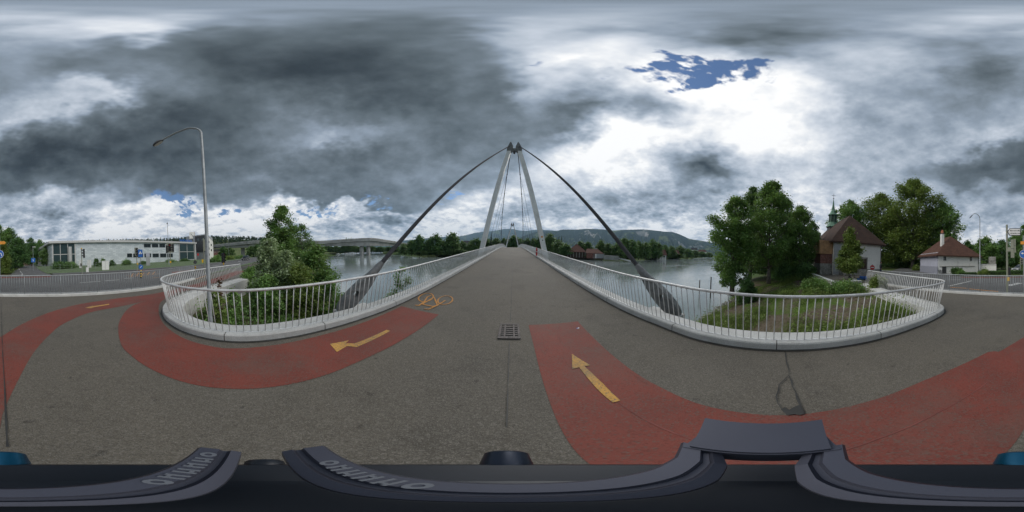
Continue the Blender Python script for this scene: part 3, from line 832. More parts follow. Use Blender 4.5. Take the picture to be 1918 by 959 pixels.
def pylon(py, nm):
    zb = -4.2
    for s, xb in ((-1, -4.05), (1, 4.35)):
        xt = CX+s*.52
        def lx(z): return xb+(xt-xb)*(z-1.9)/(TOPZ-1.2-1.9)
        b_ = MB(); secs = []
        for z, w, dpt in ((zb, .62, .80), (1.9, .60, .75), (TOPZ*.55, .58, .70), (TOPZ-1.9, .50, .6)):
            x = lx(z); secs.append([(x-w/2, py-dpt/2, z), (x+w/2, py-dpt/2, z), (x+w/2, py+dpt/2, z), (x-w/2, py+dpt/2, z)])
        vs = [q for s_ in secs for q in s_]; fs = []
        for i in range(len(secs)-1):
            for k in range(4): fs.append((i*4+k, i*4+(k+1) % 4, (i+1)*4+(k+1) % 4, (i+1)*4+k))
        fs += [(3, 2, 1, 0), tuple(len(vs)-4+k for k in range(4))]
        b_.add(vs, fs)
        leg = part('pylon_leg', b_, MAT['pylon'], bridge, False, True)
        # pointed saddle plates at the head
        h = MB(); x = lx(TOPZ-1.9)
        xi = CX+s*.26; xo = x+s*.30
        h.extrude([(xo, py-.2, TOPZ-2.0), (xi, py-.2, TOPZ-2.0), (xi+s*.02, py-.2, TOPZ-1.25), (CX+s*.16, py-.2, TOPZ-.95), (xt-s*.10, py-.2, TOPZ-.05), (xt+s*.02, py-.2, TOPZ), (xt+s*.30, py-.2, TOPZ-.75), (xo, py-.2, TOPZ-1.2)], (0, .4, 0))
        part('saddle_plate', h, MAT['cast'], bridge, False, True)
        f_ = MB().box((lx(-3.4), py, -3.7), (1.6, 2.0, 2.2))
        part('pier_footing', f_, MAT['concrete'], bridge, False, True)
    part('cross_beam', MB().box((CX, py, TOPZ-1.55), (.62, .34, .5)), MAT['cast'], bridge, False, True)
    part('pylon_lamp', MB().lathe([(.10, 0), (.17, -.05), (.17, -.45), (.10, -.55)], 12, (CX, py-.1, TOPZ-1.8)), MAT['dark'], bridge, True, True)
pylon(PY, 'near'); pylon(PY2, 'far')
def stay_and_anchor(s, ax, ay, py, dirn):
    top = Vector((CX+s*.62, py+dirn*.0, TOPZ-.75)); bot = Vector((ax, ay, .10))
    d = (top-bot).normalized()
    part('back_stay', MB().tube([bot+d*1.0, top], [.078, .066], 10), MAT['cable'], bridge, True, True)
    # cast anchor: plate with an eye, lying along the stay
    side = d.cross(Vector((0, 0, 1))).normalized(); up = side.cross(d).normalized()
    L = 1.55; n_ = 28; out = []; inn = []
    hc = (.55, .03); hr = .095
    def prof(u):
        return .30-.02*u if u < .55 else .29-(u-.55)*.17
    for k in range(n_):
        a = 2*math.pi*k/n_
        # outline as superellipse-like taper
        cu, su = math.cos(a), math.sin(a)
        u = .66+.90*cu; w = (.27-.10*(u/1.5))*su
        out.append((u, w)); inn.append((hc[0]+hr*cu, hc[1]+hr*su))
    m_ = MB()
    org = bot-d*.16-up*.02
    def pt(q, th): return org+d*q[0]+up*q[1]+side*th
    for th, fl in ((-.13, 1), (.13, -1)):
        for k in range(n_):
            k2 = (k+1) % n_
            m_.poly([pt(out[k], th), pt(out[k2], th), pt(inn[k2], th), pt(inn[k], th)][::fl])
    for k in range(n_):
        k2 = (k+1) % n_
        m_.poly([pt(out[k], -.13), pt(out[k], .13), pt(out[k2], .13), pt(out[k2], -.13)])
        m_.poly([pt(inn[k], -.13), pt(inn[k2], -.13), pt(inn[k2], .13), pt(inn[k], .13)])
    an = part('stay_anchor', m_, MAT['cast'], bridge, False, True)
    sock = MB().tube([bot+d*1.05, bot+d*1.55, bot+d*1.75], [.15, .12, .085], 12)
    part('socket', sock, MAT['cast'], an, True, True)
    part('anchor_block', MB().box((ax-s*.05, ay+.25, -.80), (.60, 1.2, 1.30), 0), MAT['concrete'], bridge, False, True)
stay_and_anchor(-1, -4.18, 2.55, PY, 1); stay_and_anchor(1, 4.02, 2.65, PY, 1)
stay_and_anchor(-1, -4.18, BR_END-1, PY2, -1); stay_and_anchor(1, 4.02, BR_END-1, PY2, -1)
mid = (PY+PY2)/2
for s in (-1, 1):
    xe = CX+s*3.55-.2; cab = []
    for i in range(41):
        y = PY+(PY2-PY)*i/40; q = ((y-mid)/(mid-PY))
        zt = TOPZ-1.5; zm = zdeck(mid)+1.35
        z = zm+(zt-zm)*q*q; x = CX+s*.42+(xe-CX-s*.42)*(1-q*q)
        cab.append(Vector((x, y, z)))
    part('main_cable', MB().tube(cab, .055, 8), MAT['cable'], bridge, True, True)
    cl = []
    for i in range(2, 39, 2):
        c0 = cab[i]; foot = Vector((xe+s*.25, c0.y, zdeck(c0.y)+.05))
        part('hanger', MB().tube([c0, foot], .018, 6), MAT['cable'], bridge, True, True)
        t_ = (cab[i+1]-cab[i-1]).normalized()
        part('cable_clamp', MB().tube([c0-t_*.16, c0+t_*.16], .085, 8), MAT['black'], bridge, True, True)
# stickers on the pylon leg
def on_leg(z, s=1):
    xt = CX+s*.52; xb = 4.35
    return xb+(xt-xb)*(z-1.9)/(TOPZ-1.2-1.9)
zs = AT(1013, 443.5, PY).z
part('sticker', MB().box((on_leg(zs), PY-.385, zs), (.22, .006, .22)), MAT['orange'], bridge, False, True)
zs2 = AT(1015, 450, PY).z
part('sticker', MB().box((on_leg(zs2), PY-.385, zs2), (.12, .006, .16)), MAT['black'], bridge, False, True)

# red lifebuoy case hung on the railing
ly = 18.4; lz = zdeck(ly)
lb = thing('lifebuoy_case', 'red upright lifebuoy case hanging on the bridge railing', 'lifebuoy', (2.80, ly, lz+.18))
m_ = MB()
prof = []
for i in range(13):
    a = math.pi*i/12; prof.append((.17*math.sin(a)**.6+.003, .48-.48*math.cos(a)))
m_.lathe(prof, 14, (0, 0, 0), Matrix.Diagonal((.55, 1.25, 1)))
part('shell', m_, MAT['redp'], lb, True)
part('band', MB().lathe([(.178, .44), (.180, .46), (.180, .50), (.178, .52)], 14, (0, 0, 0), Matrix.Diagonal((.56, 1.26, 1))), MAT['white'], lb, True)
part('bracket', MB().bar((.06, 0, .30), (.06, 0, .92), .05, .02, (1, 0, 0)), MAT['steel'], lb)

# drain grate in the path
gp = [P(938, 609), P(973, 609), P(974, 637), P(932, 637)]
gc = Vector((-.03, 3.06, zdeck(3.06)+.013))
gr = thing('drain_grate', 'square rusty iron drain grate in the asphalt by the bridge seam', 'drain', tuple(gc))
fw, fl_ = .40, .62
fm = MB()
for c, s in (((0, -fl_/2, 0), (fw, .04, .02)), ((0, fl_/2, 0), (fw, .04, .02)), ((-fw/2+.02, 0, 0), (.04, fl_-.04, .02)), ((fw/2-.02, 0, 0), (.04, fl_-.04, .02))): fm.box(c, s)
part('frame', fm, MAT['iron'], gr)
part('shaft', MB().box((0, 0, -.010), (fw-.05, fl_-.05, .004)), MAT['black'], gr)
for i in range(7):
    y = -fl_/2+.05+(fl_-.1)*i/6
    part('slat', MB().box((0, y, -.001), (fw-.09, .034, .014)), MAT['iron'], gr)
for s in (-1, 1): part('slat', MB().box((s*.085, 0, .0005), (.03, fl_-.06, .012)), MAT['iron'], gr)

# ------------------------------------------------------------------ vegetation
def quads_mesh(name, verts, mat, k=4):
    """verts (N*k,3): N separate k-gons"""
    n = len(verts)//k
    me = bpy.data.meshes.new(name)
    me.vertices.add(n*k); me.vertices.foreach_set('co', np.asarray(verts, np.float32).ravel())
    me.loops.add(n*k); me.loops.foreach_set('vertex_index', np.arange(n*k, dtype=np.int32))
    me.polygons.add(n); me.polygons.foreach_set('loop_start', np.arange(n, dtype=np.int32)*k)
    me.materials.append(mat); me.update(calc_edges=True); me.validate()
    return me
def leaf_quads(c, size, rng, upbias=.5, aspect=.55, droop=0.0):
    """diamond leaves at centres c"""
    n = len(c)
    nr = rng.normal(size=(n, 3)); nr[:, 2] = np.abs(nr[:, 2])+upbias; nr /= np.linalg.norm(nr, axis=1)[:, None]
    a = rng.normal(size=(n, 3)); a[:, 2] -= droop; a -= nr*np.sum(a*nr, 1)[:, None]; a /= np.linalg.norm(a, axis=1)[:, None]
    b = np.cross(nr, a)
    s = (size*rng.uniform(.6, 1.3, n))[:, None]
    v = np.empty((n, 4, 3))
    v[:, 0] = c-a*s*.5; v[:, 1] = c+b*s*aspect*.5-nr*s*.08; v[:, 2] = c+a*s*.5; v[:, 3] = c-b*s*aspect*.5-nr*s*.08
    return v.reshape(-1, 3)
def blob_points(cs, rs, n, rng, shell=.45, squash=.8):
    cs = np.asarray(cs); rs = np.asarray(rs)
    w = rs**2; idx = rng.choice(len(rs), n, p=w/w.sum())
    d = rng.normal(size=(n, 3)); d /= np.linalg.norm(d, axis=1)[:, None]
    r = rs[idx]*(shell+(1-shell)*rng.random(n)**.6)*(1+.26*rng.normal(size=n))
    d[:, 2] *= squash
    return cs[idx]+d*r[:, None]
SHAPES = {
 'round': lambda t: math.sin(math.pi*min(1, (t*.92+.08)))**.6,
 'oval': lambda t: math.sin(math.pi*min(1, t*.86+.10))**.75,
 'tall': lambda t: (1-t)**.45*min(1, .35+t*3.2)*1.0,
 'cone': lambda t: (1-t)**.75*min(1, .5+t*5),
 'shrub': lambda t: (1-t**2.2)**.5,
}
def tree_meshes(seed, H, R, th, nblob, nleaf, leaf, mat, shape='round', br=.34, trunk_r=None, stems=1, limbs=True, droop=.2):
    nleaf = int(nleaf*1.5); leaf *= 1.06
    rng = np.random.default_rng(seed); rr = random.Random(seed)
    f = SHAPES[shape]; cs = []; rs = []
    zc0 = th*.75
    nblob = int(nblob*1.7)
    for i in range(nblob):
        t = (i+.5)/nblob
        t = min(.98, max(.02, t+rng.normal()*.07))
        e = f(t)*R*rng.uniform(.72, 1.12)
        a = i*2.39996+rng.normal()*.5
        q = e*(.30+.62*rng.random()) if t < .9 else e*.4*rng.random()
        b = R*br*(.45+.62*rng.random())*(.55+.5*f(t))
        cs.append((math.cos(a)*q, math.sin(a)*q, zc0+(H-zc0)*t)); rs.append(b)
    top = max(c[2]+r*.8 for c, r in zip(cs, rs)); k = H/top
    cs = [(c[0], c[1], c[2]*k) for c in cs]
    pts = blob_points(cs, rs, int(nleaf*.86), rng)
    # loose twig leaves between the clumps
    k_ = nleaf-len(pts); tt = rng.random(k_); aa = rng.uniform(0, 6.283, k_)
    env = np.array([f(q) for q in tt])*R*np.sqrt(rng.random(k_))*.80
    pts = np.concatenate([pts, np.stack([np.cos(aa)*env, np.sin(aa)*env, (zc0+(H-zc0)*tt)*.97], 1)+rng.normal(size=(k_, 3))*leaf])
    pts = pts[pts[:, 2] > th*.25]
    crown = quads_mesh('crown', leaf_quads(pts, leaf, rng, .5, .6, droop), mat)
    tr = trunk_r or H*.018
    mb = MB()
    for s in range(stems):
        ox, oy = (0, 0) if stems == 1 else (rr.uniform(-.35, .35)*R*.4, rr.uniform(-.35, .35)*R*.4)
        lean = (rr.uniform(-.06, .06)*H, rr.uniform(-.06, .06)*H)
        spine = [Vector((ox+lean[0]*u*u+rr.uniform(-.02, .02)*R, oy+lean[1]*u*u+rr.uniform(-.02, .02)*R, -.25+u*H*.86)) for u in np.linspace(0, 1, 8)]
        mb.tube(spine, [tr*(1.25 if i == 0 else 1)*(1-.85*u)/(1 if stems == 1 else 1.25) for i, u in enumerate(np.linspace(0, 1, 8))], 8)
        if limbs:
            for c, r in list(zip(cs, rs))[s::stems]:
                c = Vector(c); zb = min(H*.8, max(th*.55, c.z-R*.55*rr.uniform(.6, 1.1)))
                u = max(0, min(1, (zb+.25)/(H*.86))); i = min(6, int(u*7)); base = spine[i].lerp(spine[i+1], u*7-i)
                midp = base.lerp(c, .5)+Vector((0, 0, -.05*R))
                mb.tube([base, midp, c], [tr*.42*(1-.6*u), tr*.26*(1-.5*u), tr*.08], 5)
    trunk = mb.mesh('trunk', MAT['bark'], True)
    return trunk, crown
def place_tree(meshes, name, label, loc, scale=(1, 1, 1), rz=0.0, group=None, cat='tree'):
    o = thing(name, label, cat, loc, rz, group); o.scale = scale
    link('trunk', meshes[0], o); link('crown', meshes[1], o)
    return o
def tree_at(x, d, ytop, z0, seed, R, label, th=None, nblob=26, nleaf=9000, leaf=.3, mat='leaf', shape='round', name='deciduous_tree', **kw):
    top = AT(x, ytop, d); H = top.z-z0
    ms = tree_meshes(seed, H, R, th if th is not None else H*.25, nblob, nleaf, leaf, MAT[mat], shape, **kw)
    return place_tree(ms, name, label, (top.x, top.y, z0))

# right bank, close to the church
tree_at(1378, 15.3, 368, -1.75, 11, 2.6, 'multi-stemmed tree hanging over the water, nearest the river of the church-side clump', 1.2, 34, 19000, .18, 'leaf', 'oval', stems=3, br=.30)
tree_at(1447, 17.2, 341, -.75, 12, 3.1, 'tallest slim-trunked tree in the middle of the clump left of the church', 2.4, 36, 21000, .19, 'leaf', 'oval', br=.30)
tree_at(1500, 20.5, 384, -.55, 13, 2.6, 'narrow tree with a pale trunk standing close beside the church stair annex', 1.6, 30, 14000, .20, 'leaf', 'oval', br=.32)
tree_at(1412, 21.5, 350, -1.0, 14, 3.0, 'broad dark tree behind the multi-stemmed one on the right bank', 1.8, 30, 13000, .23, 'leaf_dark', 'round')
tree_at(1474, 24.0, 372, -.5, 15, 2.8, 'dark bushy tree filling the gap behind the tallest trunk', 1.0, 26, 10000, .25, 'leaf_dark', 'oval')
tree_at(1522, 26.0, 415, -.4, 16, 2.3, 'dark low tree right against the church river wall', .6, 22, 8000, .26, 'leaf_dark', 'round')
tree_at(1593, 14.8, 427, -.05, 17, 1.55, 'small cone-shaped linden tree standing alone in the churchyard', 1.15, 26, 9000, .17, 'leaf_yel', 'cone', br=.42, name='linden_tree', trunk_r=.07)
# plane trees behind the church
tree_at(1712, 46, 336, -.1, 21, 9.6, 'huge plane tree towering between church and white house', 4, 48, 24000, .50, 'leaf_yel', 'oval', name='plane_tree', br=.26)
tree_at(1766, 48, 377, -.1, 22, 7.6, 'plane tree crown rising behind the chimney of the white house', 3, 34, 13000, .50, 'leaf', 'round', name='plane_tree', br=.30)
tree_at(1650, 50, 362, -.1, 23, 9.5, 'plane tree directly behind the hipped end of the church roof', 3, 40, 18000, .50, 'leaf_yel', 'round', name='plane_tree', br=.30)
tree_at(1594, 47, 375, -.1, 24, 7.6, 'plane tree seen between the green spire and the church ridge', 3, 34, 14000, .48, 'leaf', 'round', name='plane_tree', br=.30)
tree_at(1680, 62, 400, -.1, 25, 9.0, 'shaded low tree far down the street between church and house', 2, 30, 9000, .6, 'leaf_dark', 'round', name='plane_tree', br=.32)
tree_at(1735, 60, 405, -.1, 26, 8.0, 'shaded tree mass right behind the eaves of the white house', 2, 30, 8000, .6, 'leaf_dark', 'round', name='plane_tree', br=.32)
# behind the white house and across the road
for i, (x, d, yt, R, mat, lab) in enumerate([
    (1812,46,452,3.0,'leaf_dark','dark tree just right of the white house roof'),
    (1846,40,444,3.6,'leaf','bushy tree behind the right-hand street lamp'),
    (1876,46,450,4.4,'leaf_dark','tree behind the grey backs of the traffic signal'),
    (1902,52,440,4.6,'leaf','tree above the parked silver car'),
    (1917,60,422,4.6,'leaf','tallest tree across the road behind the blue round sign'),
    (16,58,426,4.6,'leaf','open tall tree at the corner of the side street'),
    (33,52,444,4.0,'leaf_dark','dense dark tree shading the side street entrance'),
    (58,78,445,4.6,'leaf_dark','tree standing over the pink house in the side street'),
    (74,84,449,4.6,'leaf','tree between the pink house and the metal-clad building'),
    (86,66,462,3.4,'leaf_far','low tree at the receding side of the metal-clad building')]):
    tree_at(x, d, yt, -.15, 40+i, R, lab, 1.2, 28, 8000, .42, mat, 'oval' if i % 2 else 'round')
# left river bank
tree_at(527, 19.5, 384, -1.0, 31, 2.35, 'tall riverside tree with thin bare twigs left of the road bridge pier', 1.5, 30, 13000, .20, 'leaf', 'oval', br=.30)
tree_at(566, 22.0, 418, -1.3, 32, 2.0, 'sparse half-bare tree leaning to the water beside the tall riverside tree', 1.0, 18, 3200, .20, 'leaf_far', 'oval')
def shrub_at(x, d, ytop, seed, R, label, mat='leaf', nleaf=6000, leaf=.13, nblob=20, shape='shrub', name='shrub', z0=None, stems=3):
    top = AT(x, ytop, d); z = gz(top.x, top.y) if z0 is None else z0; H = top.z-z
    ms = tree_meshes(seed, H, R, .12*H, nblob, nleaf, leaf, MAT[mat], shape, br=.42, trunk_r=.03, stems=stems, droop=.1)
    return place_tree(ms, name, label, (top.x, top.y, z-.05), cat='shrub')
shrub_at(505, 8.6, 446, 51, 1.0, 'pale silvery-leaved shrub standing tallest behind the left railing', 'leaf_pale', 7500, .13, 26, 'oval')
shrub_at(535, 8.2, 466, 52, .9, 'pale silvery-leaved shrub just right of the tallest one', 'leaf_pale', 5500, .13, 22, 'oval')
shrub_at(592, 10.0, 457, 53, 1.5, 'dense dark green rounded shrub at the water edge left of the stay anchor', 'leaf', 9000, .14, 26)
shrub_at(558, 8.0, 492, 54, 1.25, 'bright green shrub in front of the dense dark one', 'leaf_yel', 8000, .12, 22)
shrub_at(500, 7.4, 512, 55, 1.05, 'low leafy shrub behind the middle of the left railing curve', 'leaf', 6000, .11, 18)
shrub_at(618, 8.3, 515, 56, .85, 'small shrub by the water right of the dense dark one', 'leaf', 4500, .11, 16)
shrub_at(752, 8.6, 497, 57, .95, 'wispy shrub growing through beside the left stay anchor and the deck', 'leaf', 2600, .11, 16)
shrub_at(400, 5.6, 542, 58, .50, 'young shrub with light leaves at the foot of the street lamp', 'leaf_yel', 900, .10, 12)
shrub_at(436, 6.4, 538, 59, .55, 'leafy sapling in front of the white wall corner', 'leaf', 1100, .10, 12)
shrub_at(410, 7.2, 522, 60, .28, 'withered brown plant against the white path wall', 'leaf_brown', 350, .10, 8)
shrub_at(470, 11.5, 500, 61, 1.0, 'green shrub at the end of the white wing wall', 'leaf', 4500, .14, 16)
shrub_at(1645, 10.3, 514, 62, .72, 'fresh green shrub in front of the no entry sign', 'leaf_yel', 4200, .10, 18)
shrub_at(1530, 12.0, 522, 63, 1.2, 'low shrub below the churchyard wall', 'leaf', 4500, .12, 16)
shrub_at(1585, 10.2, 527, 64, 1.3, 'reedy low shrub between churchyard wall and railing', 'leaf', 5000, .11, 16)
shrub_at(1480, 11.0, 545, 65, .8, 'small bramble on the bank under the tall trunks', 'leaf_yel', 2600, .10, 12)
shrub_at(1400, 13.5, 520, 66, .9, 'shrub at the foot of the multi-stemmed tree', 'leaf_dark', 3500, .14, 14)
shrub_at(1510, 18.5, 492, 67, 1.5, 'dark undergrowth shrub left of the church stone base', 'leaf_dark', 5000, .18, 16)
shrub_at(1470, 19.5, 490, 68, 1.6, 'dark undergrowth shrub behind the tallest trunk', 'leaf_dark', 5000, .18, 16)
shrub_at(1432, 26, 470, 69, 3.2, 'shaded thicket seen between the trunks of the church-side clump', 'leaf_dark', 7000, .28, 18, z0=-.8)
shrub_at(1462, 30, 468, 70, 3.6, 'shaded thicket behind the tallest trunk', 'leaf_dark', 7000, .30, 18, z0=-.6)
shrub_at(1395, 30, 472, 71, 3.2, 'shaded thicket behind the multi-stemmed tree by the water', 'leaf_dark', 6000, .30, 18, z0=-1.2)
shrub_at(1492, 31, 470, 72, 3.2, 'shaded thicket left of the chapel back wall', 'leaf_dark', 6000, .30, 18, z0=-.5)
for i_, (x_, d_) in enumerate(((1655, 66), (1672, 64), (1690, 60), (1706, 56), (1640, 70))): shrub_at(x_, d_, 481, 73+i_, 5.0, 'dark hedge-like bush at the far end of the street, %s from the %s' % (('fourth', 'third', 'second', 'first', 'fifth')[i_], 'white house'), 'leaf_dark', 4000, .5, 14, z0=-.2)
# shrubs along the metal-clad building and the house
for i, (x, d, yt, R, lab) in enumerate([
    (112,38,489,2.6,'wide shrub in front of the glass corner of the metal-clad building'),
    (130,39,490,2.2,'shrub right beside the glazed corner, next to the traffic signal'),
    (180,46,484,1.0,'pair-of-lumps shrub left of the large white cabinet'),
    (192,47,484,1.0,'shrub directly behind the large white cabinet'),
    (210,46,487,.9,'small shrub right of the large white cabinet'),
    (237,48,486,1.9,'low shrub below the strip windows'),
    (268,50,489,1.5,'low shrub left of the grey info pillar'),
    (318,60,486,2.6,'brownish shrub below the second glazed corner'),
    (346,66,485,2.4,'shrub near the right end of the metal-clad building'),
    (408,50,478,2.6,'round shrub on the far pavement right of the street lamp'),
    (398,44,486,1.0,'small clipped bush next to the lamp post on the far pavement'),
    (411,44,486,.8,'small clipped bush right of the other one on the far pavement'),
    (430,62,479,2.8,'pale grassy shrub beside the road under the flyover'),
    (452,70,478,3.0,'shrub by the road left of the dark car'),
    (1790,23.2,501,.85,'round green shrub against the white house wall'),
    (1800,22.6,504,.7,'second lower shrub against the white house wall'),
    (1844,22.3,503,.9,'spiky pale shrub at the foot of the right-hand lamp'),
    (1716,36,497,1.2,'light green shrub at the left corner of the white house'),
    (8,27,502,1.5,'yellowish low shrub at the corner of the side street')]):
    shrub_at(x, d, yt, 80+i, R, lab, 'leaf_yel' if i in (12, 17, 18, 16) else ('leaf' if i % 2 else 'hedge'), 2200, .22 if d > 30 else .14, 12, z0=-.06)
tree_at(7, 28, 452, -.1, 110, 1.3, 'yellow-green columnar hedge tree at the side street corner', .2, 30, 7000, .2, 'leaf_yel', 'tall', name='columnar_tree', br=.5)

# far bank, tree by tree, counted outwards from the far pylon
ORD = ['first','second','third','fourth','fifth','sixth','seventh','eighth','ninth','tenth','eleventh','twelfth','thirteenth','fourteenth','fifteenth','sixteenth','seventeenth','eighteenth','nineteenth','twentieth','twenty-first','twenty-second','twenty-third','twenty-fourth','twenty-fifth','twenty-sixth']
FARP = [tree_meshes(200+i, 8, 3.0, 1.0, 20, 3000, .55, MAT['leaf_far' if i % 3 else 'leaf_dark'], ['round', 'round', 'shrub', 'round', 'shrub'][i], limbs=False, br=.4) for i in range(5)]
CONP = []
def conifer(seed, H=9.0, R=1.5):
    rng = np.random.default_rng(seed); pts = []
    for i in range(26):
        t = i/26; z = .8+t*(H-.9); r = R*(1-t)**.9
        k = int(60*(1-t))+8; a = rng.uniform(0, 6.28, k); q = r*rng.random(k)**.5
        pts.append(np.stack([np.cos(a)*q, np.sin(a)*q, z-q*.25+rng.normal(size=k)*.1], 1))
    pts = np.concatenate(pts)
    crown = quads_mesh('crown', leaf_quads(pts, .55, rng, .6, .4, .5), MAT['needle'])
    return MB().tube([(0, 0, -.3), (0, 0, H*.95)], [.16, .02], 6).mesh('trunk', MAT['bark'], True), crown
CONP.append(conifer(1)); CONP.append(conifer(2, 9.0, 1.2))
def far_tree(x, yt, hw, d, label, con=False, k=0, group='trees along the far bank'):
    top = AT(x, yt, d); z0 = max(gz(top.x, top.y), -2.2); H = max(2.5, top.z-z0); R = hw*rad(360/PW)*d*(1.0 if con else 1.4)
    ms = CONP[k % 2] if con else FARP[k % 5]
    bh = 9.0 if con else 8.0; br_ = (1.5 if k % 2 == 0 else 1.2) if con else 3.3
    return place_tree(ms, 'conifer' if con else 'far_bank_tree', label, (top.x, top.y, z0), (R/br_, R/br_, H/bh), k*1.3, group)
left = [(944,446,9,128),(930,446,11,126),(915,447,9,122),(893,447,13,112),(881,455,8,108),(866,452,9,112),(848,436,15,104),(834,452,9,104),(817,439,13,103),(802,449,9,104),(785,440,12,104),(770,450,9,106),(757,456,9,118),(742,460,8,200),(728,462,8,230)]
right = [(975,447,9,130),(988,447,9,128),(1000,446,8,126),(1012,442,9,122),(1030,438,13,112),(1046,449,12,100),(1060,456,11,92),(1088,452,9,105),(1101,453,10,102),(1126,450,10,96),(1140,456,12,94),(1156,455,11,90),(1170,446,13,86),(1184,449,12,90),(1197,452,11,98),(1210,454,9,100),(1222,449,11,110),(1234,455,8,115),(1246,459,9,135),(1258,461,9,150),(1274,460,9,165),(1289,466,8,190),(1302,469,8,215),(1315,471,8,250),(1328,473,8,290)]
for i, (x, y, hw, d) in enumerate(left): far_tree(x, y, hw, d, 'far-bank tree, %s to the left of the far pylon' % ORD[i], k=i)
for i, (x, y, hw, d) in enumerate(right): far_tree(x, y, hw, d, 'far-bank tree, %s to the right of the far pylon' % ORD[i], k=i+2)
far_tree(962, 441, 13, 132, 'dark tree seen between the legs of the far pylon', k=0)
far_tree(920, 433, 3.2, 118, 'tall slim conifer seen beside the hangers left of the far pylon', True, 0)
far_tree(911, 442, 3.0, 119, 'shorter conifer just left of the slim one', True, 1)
far_tree(1047, 441, 3.4, 108, 'left one of the twin conifers above the boathouse', True, 0)
far_tree(1052, 441, 3.4, 108, 'right one of the twin conifers above the boathouse', True, 1)
far_tree(1124, 447, 3.0, 104, 'pointed conifer between the boathouse and the right stay', True, 0)
under = [(568,458),(584,460),(600,462),(615,460),(630,461),(645,459),(655,447),(668,461),(682,462),(696,461),(712,462)]
for i, (x, y) in enumerate(under): far_tree(x, y, 12, 270, 'tree seen under the road bridge, %s from the left' % ORD[i], k=i, group='trees beyond the road bridge')
bank_low = [(790,470),(820,469),(860,466),(1110,470),(1135,470),(1180,472),(1215,475),(1265,475)]
for i, (x, y) in enumerate(bank_low): far_tree(x, y, 15, 100 if x < 1100 else (92 if x < 1200 else 120 if x < 1240 else 150), 'low bush at the far water edge, %s from the left' % ORD[i], k=4, group='bushes at the far water edge')
for i, (x, y) in enumerate([(418,462),(430,464),(470,461),(482,458),(495,462),(510,460)]): far_tree(x, y, 9, 120 if i < 2 else 95, 'tree beneath the flyover beside the road, %s from the left' % ORD[i], k=i, group='trees under the flyover')

# distant wood on the hill: reads as one mass
rng = np.random.default_rng(77)
vs = []
for i in range(2600):
    x = rng.uniform(22, 628); f = rng.random()**.7
    p3 = AT(x, hill_top(x)+4, 420); d = 250+f*190
    z = -.5+(p3.z+.5)*(min(1, (d-190)/330*1.43)**1.3)
    if x > 400 and d < 330 and x < 500: continue
    c = np.array([p3.x/420*d, p3.y/420*d, z]); h = rng.uniform(5, 9); w = rng.uniform(1.8, 3.2)
    k = 26; t = rng.random(k); a = rng.uniform(0, 6.28, k); r = w*(1-t)**.7*np.sqrt(rng.random(k))
    vs.append(c+np.stack([np.cos(a)*r, np.sin(a)*r, t*h], 1))
pts = np.concatenate(vs)
o = link('forest', quads_mesh('forest', leaf_quads(pts, 2.3, rng, .3, .7), MAT['needle'])); tag(o, 'dark distant wood covering the hill beyond the street', 'forest', kind='stuff')

# grass and weeds on the banks, one mass each
def scatter_bank(n, poly_fn, hmin, hmax, seed):
    rng = np.random.default_rng(seed); pts = poly_fn(rng, n)
    z = ground_z(pts[:, 0], pts[:, 1]); h = rng.uniform(hmin, hmax, len(pts)); a = rng.uniform(0, 6.28, len(pts)); w = .008+.010*rng.random(len(pts))
    lean = rng.normal(size=(len(pts), 2))*.35*h[:, None]
    b0 = np.stack([pts[:, 0], pts[:, 1], z-.02], 1)
    v = np.empty((len(pts), 3, 3)); dx = np.stack([np.cos(a)*w, np.sin(a)*w, 0*a], 1)
    v[:, 0] = b0-dx; v[:, 1] = b0+dx; v[:, 2] = b0+np.stack([lean[:, 0], lean[:, 1], h], 1)
    return v.reshape(-1, 3)
def interp_poly(line, x):  # y of kerb at x
    return np.interp(x, [p[0] for p in line], [p[1] for p in line])
def left_pocket(rng, n):
    x = rng.uniform(-16, -3.75, n); y = rng.uniform(-2.6, 6.0, n)
    wall = np.interp(x, [-16, -11, -9, -7.2, -5.9, -4.9, -4.2, -3.7], [.9, -.4, -1.35, -2.1, -2.38, -2.25, -1.6, -.6])
    sh = np.interp(x, NX, NY)
    k = (y > wall+.05) & (y < sh-.3); return np.stack([x[k], y[k]], 1)
def right_pocket(rng, n):
    x = rng.uniform(3.45, 20, n); y = rng.uniform(-6.3, 4.5, n)
    wall = np.interp(x, [3.2, 4.0, 5.2, 7, 9.5, 10.8, 11, 20], [-4.5, -4.8, -5.1, -5.5, -6.0, -6.3, -4.6, -4.9])
    sh = np.interp(x, NX, NY)
    k = (y > wall+.05) & (y < sh-.4); return np.stack([x[k], y[k]], 1)
def patchy(fn, thr, sc):
    def f(rng, n):
        p = fn(rng, n); v = np.sin(p[:, 0]*sc+1.3)+np.sin(p[:, 1]*sc*1.3+p[:, 0]*.7)+np.sin((p[:, 0]-p[:, 1])*sc*.6+2)+rng.normal(size=len(p))*.5
        return p[v > thr]
    return f
v = np.concatenate([scatter_bank(34000, patchy(left_pocket, -.6, 1.1), .06, .26, 1), scatter_bank(60000, patchy(right_pocket, .55, 1.4), .08, .42, 2)])
o = link('grass', quads_mesh('grass', v, MAT['grassblade'], 3)); tag(o, 'rough green grass on the river banks behind the railings', 'grass', kind='stuff')
def weeds(fn, n, seed, hmax, size, mat, name, label):
    rng = np.random.default_rng(seed); pts = fn(rng, n)
    k = 16; base = np.repeat(pts, k, axis=0); off = rng.normal(size=(len(base), 2))*.13
    xy = base+off; h = np.abs(rng.normal(size=len(base)))*hmax*.5*np.repeat(rng.uniform(.4, 1.4, len(pts)), k)
    z = ground_z(base[:, 0], base[:, 1])+np.clip(h, 0, hmax)+.02
    o = link(name, quads_mesh(name, leaf_quads(np.stack([xy[:, 0], xy[:, 1], z], 1), size, rng, .9, .6), MAT[mat]))
    return tag(o, label, 'weeds', kind='stuff')
